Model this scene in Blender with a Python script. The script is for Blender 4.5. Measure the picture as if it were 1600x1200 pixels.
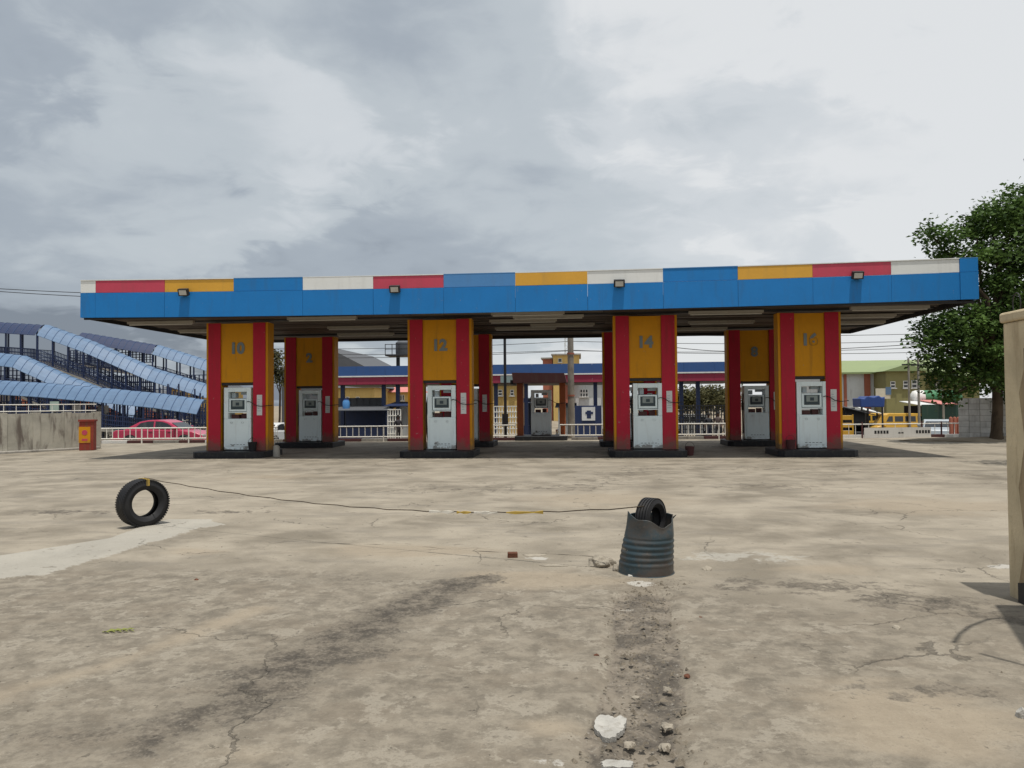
import bpy, bmesh, math, random
import numpy as np
from mathutils import Vector, Matrix, noise as mnoise
random.seed(7); rng = np.random.default_rng(7)
R = math.radians
S = bpy.context.scene
for o in list(bpy.data.objects): bpy.data.objects.remove(o)

# ------------------------------------------------------------------ camera
F, CZ = 1200.0, 1.7                    # focal length in pixels of a 1600 wide picture, eye height
yaw, pit, rho = math.atan(106/1200), math.atan(30/1200), 0.0085
fw = Vector((-math.sin(yaw)*math.cos(pit), math.cos(yaw)*math.cos(pit), math.sin(pit)))
r0 = Vector((math.cos(yaw), math.sin(yaw), 0)); u0 = r0.cross(fw)
rt = r0*math.cos(rho) - u0*math.sin(rho); up = u0*math.cos(rho) + r0*math.sin(rho)
cd = bpy.data.cameras.new('camera'); cam = bpy.data.objects.new('camera', cd); S.collection.objects.link(cam)
cd.sensor_width = 36; cd.lens = F/1600*36; cd.clip_end = 5000; cd.clip_start = 0.05
cam.matrix_world = Matrix(((rt.x, up.x, -fw.x, 0), (rt.y, up.y, -fw.y, 0), (rt.z, up.z, -fw.z, CZ), (0, 0, 0, 1)))
S.camera = cam
def ray(x, y): return fw + rt*((x-800)/F) - up*((y-600)/F)
def gp(x, y, z=0.0):                   # pixel -> point on the level z
    v = ray(x, y); return v*((z-CZ)/v.z) + Vector((0, 0, CZ))
def at(x, y, Y):                       # pixel -> point at distance Y
    v = ray(x, y); return v*(Y/v.y) + Vector((0, 0, CZ))

# ------------------------------------------------------------------ world, sun, exposure
SUN = Vector((0.07, -0.19, 1.0)).normalized()
W = bpy.data.worlds.new('World'); S.world = W; W.use_nodes = True
nt = W.node_tree; N = nt.nodes; L = nt.links; N.clear()
def nd(t, nodes=None, **k):
    n = (nodes or N).new(t)
    for a, b in k.items(): setattr(n, a, b)
    return n
wout = nd('ShaderNodeOutputWorld'); bg = nd('ShaderNodeBackground'); L.new(bg.outputs[0], wout.inputs[0])
sky = nd('ShaderNodeTexSky', sky_type='NISHITA', sun_disc=False)
sky.sun_elevation = math.asin(SUN.z); sky.sun_rotation = math.atan2(SUN.x, SUN.y); sky.dust_density = 2.0
skm = nd('ShaderNodeVectorMath', operation='SCALE'); L.new(sky.outputs[0], skm.inputs[0]); skm.inputs[3].default_value = 0.11
tc = nd('ShaderNodeTexCoord'); sep = nd('ShaderNodeSeparateXYZ'); L.new(tc.outputs['Generated'], sep.inputs[0])
def wmath(op, a, b=None, c=None, clamp=False):
    n = nd('ShaderNodeMath', operation=op, use_clamp=clamp)
    for i, v in enumerate((a, b, c)):
        if v is None: continue
        if isinstance(v, (int, float)): n.inputs[i].default_value = v
        else: L.new(v, n.inputs[i])
    return n.outputs[0]
zz = wmath('MAXIMUM', sep.outputs[2], 0.0); den = wmath('ADD', zz, 0.22)
cmb = nd('ShaderNodeCombineXYZ'); L.new(wmath('DIVIDE', sep.outputs[0], den), cmb.inputs[0]); L.new(wmath('DIVIDE', sep.outputs[1], den), cmb.inputs[1])
def wnoise(scale, detail, rough, off, dist=0.0):
    m = nd('ShaderNodeMapping'); m.inputs['Location'].default_value = off; L.new(cmb.outputs[0], m.inputs[0])
    n = nd('ShaderNodeTexNoise'); n.inputs['Scale'].default_value = scale; n.inputs['Detail'].default_value = detail
    n.inputs['Roughness'].default_value = rough; n.inputs['Distortion'].default_value = dist
    L.new(m.outputs[0], n.inputs['Vector']); return n.outputs[0]
n1 = wnoise(0.85, 5, 0.50, (3.1, 1.7, 0.0), 0.35); n2 = wnoise(2.6, 6, 0.52, (8.3, 4.2, 2.0), 0.4)
n3 = wnoise(6.5, 7, 0.55, (1.3, 7.7, 5.0), 0.5)
mr = nd('ShaderNodeMapRange', interpolation_type='SMOOTHSTEP'); L.new(wmath('ADD', n1, wmath('MULTIPLY', wmath('SUBTRACT', n3, 0.5), 0.22)), mr.inputs[0]); mr.inputs[1].default_value = 0.44; mr.inputs[2].default_value = 0.57
d0 = wmath('ADD', wmath('ADD', wmath('MULTIPLY_ADD', n1, 0.52, 0.255), wmath('MULTIPLY', mr.outputs[0], 0.17)), wmath('ADD', wmath('MULTIPLY', n2, 0.44), wmath('MULTIPLY', n3, 0.18)))
d0 = wmath('SUBTRACT', d0, 0.075)
d1 = wmath('ADD', d0, wmath('MULTIPLY', wmath('MULTIPLY', sep.outputs[0], 0.84), wmath('MAXIMUM', wmath('MULTIPLY_ADD', zz, -1.6, 1.2), 0.2)))       # the cloud thins out towards +X
d2 = wmath('ADD', d1, wmath('MULTIPLY', zz, 0.06))
rmp = nd('ShaderNodeValToRGB'); L.new(d2, rmp.inputs[0]); cr = rmp.color_ramp; cr.interpolation = 'EASE'
cr.elements[0].position = 0.30; cr.elements[0].color = (0.260, 0.298, 0.355, 1)
cr.elements[1].position = 1.0; cr.elements[1].color = (0.93, 0.95, 0.96, 1)
e = cr.elements.new(0.52); e.color = (0.46, 0.515, 0.575, 1)
e = cr.elements.new(0.68); e.color = (0.63, 0.685, 0.725, 1)
e = cr.elements.new(0.85); e.color = (0.78, 0.82, 0.85, 1)
mx = nd('ShaderNodeMix', data_type='RGBA'); mx.inputs[0].default_value = 0.90
L.new(skm.outputs[0], mx.inputs[6]); L.new(rmp.outputs[0], mx.inputs[7]); L.new(mx.outputs[2], bg.inputs[0]); bg.inputs[1].default_value = 1.0
sl = bpy.data.lights.new('sun', 'SUN'); so = bpy.data.objects.new('sun', sl); S.collection.objects.link(so)
sl.energy = 4.3; sl.angle = R(0.6); sl.color = (1.0, 0.955, 0.88)
so.rotation_euler = SUN.to_track_quat('Z', 'Y').to_euler(); so.location = (0, 0, 40)
S.view_settings.view_transform = 'Standard'; S.view_settings.look = 'None'; S.view_settings.gamma = 1; S.view_settings.exposure = -0.22
S.view_settings.use_curve_mapping = False
S.cycles.max_bounces = 5; S.cycles.diffuse_bounces = 3; S.cycles.glossy_bounces = 2

# ------------------------------------------------------------------ mesh helpers
C = S.collection
class MB:
    def __init__(s): s.v = []; s.f = []
    def add(s, vs, fs):
        b = len(s.v); s.v += [tuple(v) for v in vs]; s.f += [tuple(b+i for i in f) for f in fs]; return s
    def box(s, x0, x1, y0, y1, z0, z1):
        return s.add([(x0,y0,z0),(x1,y0,z0),(x1,y1,z0),(x0,y1,z0),(x0,y0,z1),(x1,y0,z1),(x1,y1,z1),(x0,y1,z1)],
                     [(3,2,1,0),(4,5,6,7),(0,1,5,4),(1,2,6,5),(2,3,7,6),(3,0,4,7)])
    def bar(s, a, b, w, h=None):       # square bar between two points
        h = h or w; a = Vector(a); b = Vector(b); d = (b-a).normalized()
        p = Vector((0,0,1)) if abs(d.z) < 0.95 else Vector((0,1,0))
        q = d.cross(p).normalized()*w/2; t = q.normalized().cross(d).normalized()*h/2
        vs = [a-q-t, a+q-t, a+q+t, a-q+t, b-q-t, b+q-t, b+q+t, b-q+t]
        return s.add(vs, [(0,1,2,3),(7,6,5,4),(0,4,5,1),(1,5,6,2),(2,6,7,3),(3,7,4,0)])
    def tube(s, pts, rad, n=8, cap=True):
        pts = [Vector(p) for p in pts]; k = len(pts); rads = rad if hasattr(rad, '__len__') else [rad]*k
        base = len(s.v); pu = None
        for i, p in enumerate(pts):
            d = (pts[min(i+1,k-1)] - pts[max(i-1,0)]).normalized()
            if pu is None: pu = d.orthogonal().normalized()
            else:
                pu = pu - d*pu.dot(d)
                pu = pu.normalized() if pu.length > 1e-6 else d.orthogonal().normalized()
            w = d.cross(pu)
            for j in range(n):
                a = 2*math.pi*j/n; s.v.append(tuple(p + (pu*math.cos(a) + w*math.sin(a))*rads[i]))
        for i in range(k-1):
            for j in range(n):
                s.f.append((base+i*n+j, base+i*n+(j+1)%n, base+(i+1)*n+(j+1)%n, base+(i+1)*n+j))
        if cap:
            s.f.append(tuple(base+j for j in reversed(range(n)))); s.f.append(tuple(base+(k-1)*n+j for j in range(n)))
        return s
    def lathe(s, prof, n=24, M=None, closed=False):   # (r, z) profile round z
        base = len(s.v); k = len(prof)
        for r_, z in prof:
            for j in range(n):
                a = 2*math.pi*j/n; p = Vector((r_*math.cos(a), r_*math.sin(a), z)); s.v.append(tuple(M @ p if M else p))
        for i in range(k if closed else k-1):
            i2 = (i+1) % k
            for j in range(n): s.f.append((base+i*n+j, base+i*n+(j+1)%n, base+i2*n+(j+1)%n, base+i2*n+j))
        return s
    def prism(s, poly, y0, y1):         # (x, z) polygon pushed along y
        n = len(poly); b = len(s.v)
        s.v += [(x, y0, z) for x, z in poly] + [(x, y1, z) for x, z in poly]
        s.f.append(tuple(b+i for i in range(n))); s.f.append(tuple(b+n+i for i in reversed(range(n))))
        for i in range(n): s.f.append((b+i, b+n+i, b+n+(i+1)%n, b+(i+1)%n))
        return s
    def slab(s, poly, z0, z1):          # (x, y) polygon pushed along z
        n = len(poly); b = len(s.v)
        s.v += [(x, y, z0) for x, y in poly] + [(x, y, z1) for x, y in poly]
        s.f.append(tuple(b+i for i in reversed(range(n)))); s.f.append(tuple(b+n+i for i in range(n)))
        for i in range(n): s.f.append((b+i, b+(i+1)%n, b+n+(i+1)%n, b+n+i))
        return s
    def mesh(s, name, m=None, smooth=False, off=None):
        me = bpy.data.meshes.new(name)
        vs = s.v if off is None else [(x-off[0], y-off[1], z-off[2]) for x, y, z in s.v]
        me.from_pydata(vs, [], s.f); bm = bmesh.new(); bm.from_mesh(me); bmesh.ops.recalc_face_normals(bm, faces=bm.faces); bm.to_mesh(me); bm.free()
        if m: me.materials.append(m)
        if smooth:
            me.polygons.foreach_set('use_smooth', [True]*len(me.polygons))
            me.set_sharp_from_angle(angle=R(40))
        me.update(); return me
def link(name, data, parent=None):
    o = bpy.data.objects.new(name, data); C.objects.link(o); o.parent = parent; return o
def bev(o, w, seg=2):
    m = o.modifiers.new('bevel', 'BEVEL'); m.width = w; m.segments = seg; m.limit_method = 'ANGLE'; m.angle_limit = R(35); return o
def part(root, name, mb, m, smooth=False, bevel=0, label=None, world=False):
    off = None
    if world:
        t = root
        while t.parent: t = t.parent
        off = t.location
    o = link(name, mb.mesh(name, m, smooth, off), root)
    if bevel: bev(o, bevel)
    if label: o['label'] = label
    return o
def thing(name, label, cat, loc=(0,0,0), rz=0.0, group=None):
    o = link(name, None); o.empty_display_size = 0.3; o.location = loc; o.rotation_euler = (0,0,rz); return tag(o, label, cat, group)
def tag(o, label, cat, group=None):
    o['label'] = label; o['category'] = cat
    if group: o['group'] = group
    return o
def single(name, mb, m, label, cat, loc=(0,0,0), rz=0.0, group=None, smooth=False, bevel=0):
    o = link(name, mb.mesh(name, m, smooth)); o.location = loc; o.rotation_euler = (0,0,rz)
    if bevel: bev(o, bevel)
    return tag(o, label, cat, group)
def struct(name, mb, m, parent=None, smooth=False):
    o = link(name, mb.mesh(name, m, smooth), parent)
    if parent is None: o['kind'] = 'structure'
    return o
def copy_tree(o, parent=None):
    c = o.copy(); C.objects.link(c); c.parent = parent
    for ch in list(o.children): copy_tree(ch, c)
    return c

# ------------------------------------------------------------------ materials
class NT:
    def __init__(s, name):
        s.m = bpy.data.materials.new(name); s.m.use_nodes = True; s.t = s.m.node_tree; s.N = s.t.nodes; s.L = s.t.links
        s.b = s.N['Principled BSDF']; s.tc = s.N.new('ShaderNodeTexCoord'); s.oi = s.N.new('ShaderNodeObjectInfo')
        c = s.N.new('ShaderNodeVectorMath'); c.operation = 'SCALE'; c.inputs[0].default_value = (17.3, 9.1, 5.7); s.L.new(s.oi.outputs['Random'], c.inputs[3])
        a = s.N.new('ShaderNodeVectorMath'); a.operation = 'ADD'; s.L.new(s.tc.outputs['Object'], a.inputs[0]); s.L.new(c.outputs[0], a.inputs[1]); s.co = a.outputs[0]
        s.obj = s.tc.outputs['Object']
    def put(s, sock, v):
        if isinstance(v, (int, float)): sock.default_value = v
        elif isinstance(v, (tuple, list)): sock.default_value = v if len(v) == 4 or sock.type == 'VECTOR' else (*v, 1)
        else: s.L.new(v, sock)
    def noise(s, scale, detail=4, rough=0.55, dist=0.0, co=None, sc=None, color=False):
        n = s.N.new('ShaderNodeTexNoise'); co = co or s.co
        if sc:
            m = s.N.new('ShaderNodeMapping'); m.inputs['Scale'].default_value = sc; s.L.new(co, m.inputs[0]); co = m.outputs[0]
        s.L.new(co, n.inputs['Vector']); n.inputs['Scale'].default_value = scale; n.inputs['Detail'].default_value = detail
        n.inputs['Roughness'].default_value = rough; n.inputs['Distortion'].default_value = dist
        return n.outputs['Color' if color else 'Fac']
    def math(s, op, a, b=0.0, c=0.0, clamp=False):
        n = s.N.new('ShaderNodeMath'); n.operation = op; n.use_clamp = clamp
        for i, v in enumerate((a, b, c)): s.put(n.inputs[i], v)
        return n.outputs[0]
    def step(s, v, lo, hi, a=0.0, b=1.0):
        n = s.N.new('ShaderNodeMapRange'); n.interpolation_type = 'SMOOTHSTEP'; s.put(n.inputs[0], v)
        for i, q in enumerate((lo, hi, a, b)): n.inputs[i+1].default_value = q
        return n.outputs[0]
    def mix(s, f, a, b, mode='MIX'):
        n = s.N.new('ShaderNodeMix'); n.data_type = 'RGBA'; n.blend_type = mode
        s.put(n.inputs[0], f); s.put(n.inputs[6], a); s.put(n.inputs[7], b); return n.outputs[2]
    def bump(s, h, dist, strength=1.0, chain=None):
        n = s.N.new('ShaderNodeBump'); s.put(n.inputs['Height'], h); n.inputs['Distance'].default_value = dist; n.inputs['Strength'].default_value = strength
        if chain: s.L.new(chain, n.inputs['Normal'])
        return n.outputs[0]
    def done(s, col, rough=0.6, normal=None, metal=0.0, spec=0.5):
        s.put(s.b.inputs['Base Color'], col); s.put(s.b.inputs['Roughness'], rough); s.b.inputs['Metallic'].default_value = metal
        s.b.inputs['Specular IOR Level'].default_value = spec
        if normal: s.L.new(normal, s.b.inputs['Normal'])
        return s.m
def paint(name, col, rough=0.5, var=0.16, dirt=0.35, dcol=(0.10, 0.085, 0.065), streak=1.0, scale=1.0, bump=0.0015, metal=0.0, spec=0.4, foot=0.0, chip=0.0):
    t = NT(name)
    n1 = t.noise(1.3*scale, 4); n2 = t.noise(14*scale, 3)
    k = t.math('ADD', t.math('MULTIPLY', t.math('SUBTRACT', n1, 0.5), var*2.2), t.math('MULTIPLY', t.math('SUBTRACT', n2, 0.5), var))
    k = t.math('ADD', k, 1.0)
    c = t.mix(1.0, (*col, 1), t.mix(0.0, (1,1,1,1), (1,1,1,1)), 'MULTIPLY')
    sc = t.N.new('ShaderNodeVectorMath'); sc.operation = 'SCALE'; sc.inputs[0].default_value = col; t.L.new(k, sc.inputs[3])
    st = t.noise(3.2*scale, 5, 0.6, 0.3, sc=(1.6, 1.6, 0.22 if streak else 1.0))
    ms = t.math('MULTIPLY', t.step(st, 0.50, 0.74), dirt)
    c = t.mix(ms, sc.outputs[0], (*dcol, 1))
    if foot:                           # splashed dirt near the foot
        sx = t.N.new('ShaderNodeSeparateXYZ'); t.L.new(t.obj, sx.inputs[0])
        fm = t.step(t.math('ADD', sx.outputs[2], t.math('MULTIPLY', t.math('SUBTRACT', t.noise(4, 5, 0.65), 0.5), 1.1)), foot, 0.0)
        c = t.mix(t.math('MULTIPLY', fm, 0.75), c, (0.13, 0.105, 0.08, 1))
    if chip:                           # chips and scuffs
        cm = t.step(t.noise(7.5, 6, 0.72), 0.66, 0.69); c = t.mix(t.math('MULTIPLY', cm, chip), c, (0.30, 0.27, 0.23, 1))
    rg = t.math('ADD', t.math('MULTIPLY', n2, 0.2), rough-0.1)
    return t.done(c, rg, t.bump(n2, bump), metal, spec)
def concrete(name, col=(0.33, 0.31, 0.27), dark=(0.09, 0.085, 0.075), amt=0.75, scale=1.0):
    t = NT(name)
    a = t.noise(1.1*scale, 6, 0.6, 0.3); b = t.noise(22*scale, 4, 0.6); s_ = t.noise(2.2*scale, 5, 0.62, 0.4, sc=(1.7, 1.7, 0.35))
    c = t.mix(t.step(a, 0.3, 0.7), tuple(x*0.8 for x in col), tuple(min(1, x*1.15) for x in col))
    c = t.mix(t.math('MULTIPLY', t.step(s_, 0.50, 0.68), amt), c, dark)
    c = t.mix(t.math('MULTIPLY', t.step(b, 0.55, 0.75), 0.3), c, tuple(x*0.6 for x in col))
    return t.done(c, 0.9, t.bump(t.math('ADD', b, t.math('MULTIPLY', a, 2.0)), 0.006), spec=0.2)
def glass(name, col=(0.02, 0.025, 0.03), rough=0.06): return paint(name, col, rough+0.1, 0.1, 0.25, (0.12, 0.11, 0.10), 1, 1, 0.0004, spec=0.6)
M = {}
M['blue'] = paint('fascia blue paint', (0.014, 0.180, 0.490), 0.5, 0.10, 0.40, (0.035, 0.135, 0.31), spec=0.25, chip=0.35)
M['blue2'] = paint('pale blue paint', (0.070, 0.225, 0.490), 0.42, 0.06, 0.10)
M['bred'] = paint('fascia red paint', (0.500, 0.055, 0.095), 0.5, 0.12, 0.35, (0.30, 0.07, 0.08), chip=0.4)
M['byel'] = paint('fascia yellow paint', (0.640, 0.340, 0.040), 0.5, 0.12, 0.35, (0.40, 0.24, 0.06), chip=0.4)
M['byel2'] = paint('fascia deep yellow paint', (0.620, 0.330, 0.012), 0.45, 0.08, 0.12)
M['bwhite'] = paint('fascia white paint', (0.72, 0.73, 0.71), 0.45, 0.05, 0.15, (0.3, 0.29, 0.26))
M['red'] = paint('pilaster red paint', (0.440, 0.018, 0.042), 0.6, 0.16, 0.40, (0.17, 0.035, 0.03), spec=0.2, foot=0.55, chip=0.6)
M['yel'] = paint('column yellow paint', (0.600, 0.262, 0.008), 0.6, 0.14, 0.38, (0.26, 0.125, 0.02), spec=0.2, foot=0.5, chip=0.5)
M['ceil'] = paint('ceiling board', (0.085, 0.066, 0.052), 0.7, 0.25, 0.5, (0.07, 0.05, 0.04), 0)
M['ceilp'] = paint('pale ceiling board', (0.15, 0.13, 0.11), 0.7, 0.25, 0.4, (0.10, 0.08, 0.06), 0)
M['dark'] = paint('dark steel', (0.018, 0.018, 0.02), 0.55, 0.2, 0.3, (0.06, 0.05, 0.04))
M['island'] = paint('black island paint', (0.012, 0.013, 0.016), 0.6, 0.3, 0.30, (0.10, 0.09, 0.07), 0, 2, 0.004)
M['pump'] = paint('pump white enamel', (0.74, 0.84, 0.86), 0.42, 0.06, 0.28, (0.42, 0.43, 0.40), foot=0.12, chip=0.2)
M['pumpd'] = paint('pump grey enamel', (0.34, 0.40, 0.43), 0.4, 0.06, 0.18, (0.2, 0.19, 0.16))
M['bezel'] = paint('pump bezel', (0.03, 0.05, 0.06), 0.35, 0.1, 0.1)
M['screen'] = paint('pump screen', (0.24, 0.28, 0.27), 0.25, 0.15, 0.1)
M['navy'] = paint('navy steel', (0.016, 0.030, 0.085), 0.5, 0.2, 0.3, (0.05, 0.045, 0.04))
M['plate'] = paint('white sticker', (0.62, 0.63, 0.62), 0.5, 0.08, 0.25, (0.35, 0.33, 0.3))
M['num'] = paint('grey number', (0.150, 0.185, 0.195), 0.5, 0.2, 0.2)
M['rail'] = paint('white rail paint', (0.74, 0.72, 0.66), 0.5, 0.06, 0.25, (0.35, 0.25, 0.16))
M['lens'] = paint('lamp glass', (0.50, 0.49, 0.45), 0.15, 0.1, 0.2)
M['tube'] = paint('lamp batten', (0.36, 0.335, 0.29), 0.5, 0.1, 0.3, (0.2, 0.17, 0.13), 0)
M['glass'] = glass('dark glass')
M['wallc'] = concrete('stained wall concrete', (0.43, 0.41, 0.35), (0.10, 0.075, 0.065), 0.8)
M['conc'] = concrete('plain concrete', (0.33, 0.31, 0.275), (0.12, 0.11, 0.1), 0.5)
M['cblock'] = concrete('pale block concrete', (0.54, 0.53, 0.50), (0.2, 0.19, 0.175), 0.5)
M['pillar'] = concrete('pillar render', (0.60, 0.50, 0.33), (0.30, 0.22, 0.13), 0.6, 1.2)
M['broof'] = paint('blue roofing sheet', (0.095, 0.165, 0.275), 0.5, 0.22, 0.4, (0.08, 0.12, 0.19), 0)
M['ribblue'] = paint('rib blue', (0.035, 0.075, 0.17), 0.5)
M['rustred'] = paint('rusty red paint', (0.24, 0.035, 0.022), 0.75, 0.3, 0.7, (0.16, 0.075, 0.04), 1, 2, 0.004)
M['bus_blue'] = paint('terminal blue', (0.030, 0.088, 0.250), 0.6, 0.08, 0.15)
M['bus_red'] = paint('terminal red', (0.27, 0.022, 0.055), 0.6, 0.08, 0.15)
M['brown'] = paint('brown roof sheet', (0.085, 0.030, 0.030), 0.7, 0.2, 0.3)
M['orange'] = paint('orange post', (0.42, 0.12, 0.04), 0.6, 0.15, 0.3)
M['yhouse'] = paint('yellow house wall', (0.58, 0.40, 0.14), 0.85, 0.12, 0.35, (0.2, 0.15, 0.08))
M['whouse'] = paint('white house wall', (0.60, 0.62, 0.62), 0.85, 0.08, 0.35, (0.25, 0.24, 0.22))
M['olive'] = paint('olive house wall', (0.235, 0.215, 0.090), 0.85, 0.1, 0.3, (0.10, 0.09, 0.05))
M['groof'] = paint('green roof sheet', (0.215, 0.270, 0.120), 0.6, 0.1, 0.2, (0.10, 0.12, 0.07), 0)
M['terra'] = paint('terracotta paint', (0.36, 0.12, 0.075), 0.8, 0.1, 0.3)
M['pinkroof'] = paint('pink roof sheet', (0.52, 0.19, 0.17), 0.7, 0.12, 0.2)
M['greyroof'] = paint('grey roof sheet', (0.085, 0.090, 0.10), 0.7, 0.15, 0.3, (0.05, 0.05, 0.05), 0)
M['carred'] = paint('red car paint', (0.42, 0.022, 0.075), 0.22, 0.04, 0.08, (0.3, 0.25, 0.2), 1, 1, 0.0002, spec=0.8)
M['carsil'] = paint('silver car paint', (0.33, 0.37, 0.40), 0.25, 0.04, 0.1, (0.3, 0.27, 0.22), 1, 1, 0.0002, spec=0.8)
M['carwhite'] = paint('white car paint', (0.66, 0.67, 0.66), 0.25, 0.04, 0.1, (0.3, 0.27, 0.22), 1, 1, 0.0002, spec=0.7)
M['busyel'] = paint('yellow bus paint', (0.62, 0.36, 0.045), 0.35, 0.06, 0.25, (0.3, 0.2, 0.08), 1, 1, 0.0003)
M['rim'] = paint('alloy rim', (0.55, 0.55, 0.54), 0.3, 0.1, 0.25, (0.12, 0.1, 0.08), 0, 4)
M['white'] = paint('plain white paint', (0.70, 0.69, 0.66), 0.5, 0.08, 0.25, (0.3, 0.27, 0.22))
M['green'] = paint('tank green', (0.050, 0.190, 0.085), 0.45, 0.1, 0.25)
M['dgreen'] = paint('dark green sheet', (0.018, 0.050, 0.035), 0.6, 0.2, 0.3)
M['tarp'] = paint('blue tarpaulin', (0.020, 0.055, 0.210), 0.5, 0.25, 0.2)
M['bark'] = concrete('tree bark', (0.085, 0.062, 0.042), (0.03, 0.024, 0.018), 0.7, 2.0)
M['plast'] = concrete('brown plaster', (0.40, 0.31, 0.19), (0.2, 0.15, 0.09), 0.6, 2.0)
M['limew'] = concrete('limewashed block', (0.70, 0.69, 0.66), (0.30, 0.28, 0.26), 0.4)
M['stone'] = concrete('rubble concrete', (0.31, 0.275, 0.22), (0.12, 0.10, 0.08), 0.6, 5.0)
M['whitest'] = concrete('white mortar', (0.42, 0.405, 0.37), (0.25, 0.23, 0.195), 0.7, 6.0)
M['grit'] = concrete('grit', (0.20, 0.17, 0.13), (0.07, 0.06, 0.05), 0.6, 3.0)
M['brick'] = concrete('burnt brick', (0.14, 0.060, 0.036), (0.03, 0.02, 0.018), 0.7, 6.0)
M['skin'] = paint('brown skin', (0.09, 0.045, 0.028), 0.6, 0.1, 0.0)
M['hair'] = paint('black hair', (0.008, 0.007, 0.007), 0.7, 0.1, 0.0)
M['pole'] = concrete('pole concrete', (0.27, 0.245, 0.205), (0.12, 0.11, 0.10), 0.5, 2.0)
M['wire'] = paint('wire black', (0.02, 0.02, 0.022), 0.6, 0.1, 0.0)
M['tape'] = paint('yellow tape', (0.46, 0.31, 0.06), 0.5, 0.1, 0.2)
M['tapew'] = paint('white tape', (0.66, 0.62, 0.54), 0.5, 0.1, 0.2)
M['rope'] = paint('rope', (0.055, 0.042, 0.028), 0.9, 0.3, 0.4, (0.20, 0.15, 0.07), 0, 4)
M['twig'] = paint('leaf green', (0.19, 0.21, 0.035), 0.6, 0.2, 0.2)
def mk_rubber():
    t = NT('tyre rubber'); n = t.noise(3.0, 4); b = t.noise(60, 3)
    c = t.mix(t.math('MULTIPLY', t.step(n, 0.50, 0.72), 0.30), (0.012, 0.012, 0.0135), (0.055, 0.050, 0.042))
    return t.done(c, 0.62, t.bump(b, 0.0015), spec=0.35)
M['rubber'] = mk_rubber()
def mk_drum():
    t = NT('drum steel'); n = t.noise(4.0, 5, 0.6, 0.4); b = t.noise(30, 4); s_ = t.noise(2.6, 3, 0.5)
    c = t.mix(t.step(n, 0.38, 0.58), (0.034, 0.058, 0.070), (0.068, 0.062, 0.055))
    c = t.mix(t.math('MULTIPLY', t.step(s_, 0.57, 0.68), 0.35), c, (0.075, 0.040, 0.030))
    c = t.mix(t.math('MULTIPLY', t.step(b, 0.58, 0.72), 0.4), c, (0.13, 0.10, 0.08))
    return t.done(c, t.math('ADD', t.math('MULTIPLY', n, 0.3), 0.36), t.bump(t.math('ADD', n, t.math('MULTIPLY', b, 0.5)), 0.004), 0.25, 0.5)
M['drum'] = mk_drum()
def mk_leaf(name, a, b, tr=0.25):
    t = NT(name); g = t.N.new('ShaderNodeNewGeometry'); n = t.noise(0.8, 3)
    c = t.mix(g.outputs['Random Per Island'], a, b); c = t.mix(t.math('MULTIPLY', t.step(n, 0.4, 0.7), 0.6), c, tuple(x*1.6 for x in b))
    t.done(c, 0.6, spec=0.15); tr_ = t.N.new('ShaderNodeBsdfTranslucent'); t.L.new(c, tr_.inputs[0])
    ms = t.N.new('ShaderNodeMixShader'); ms.inputs[0].default_value = tr
    t.L.new(t.b.outputs[0], ms.inputs[1]); t.L.new(tr_.outputs[0], ms.inputs[2]); t.L.new(ms.outputs[0], t.N['Material Output'].inputs[0]); return t.m
M['leaf'] = mk_leaf('almond tree leaf', (0.024, 0.048, 0.016), (0.085, 0.145, 0.034))
M['leaf2'] = mk_leaf('dry tree leaf', (0.055, 0.060, 0.028), (0.11, 0.105, 0.05))

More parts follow.
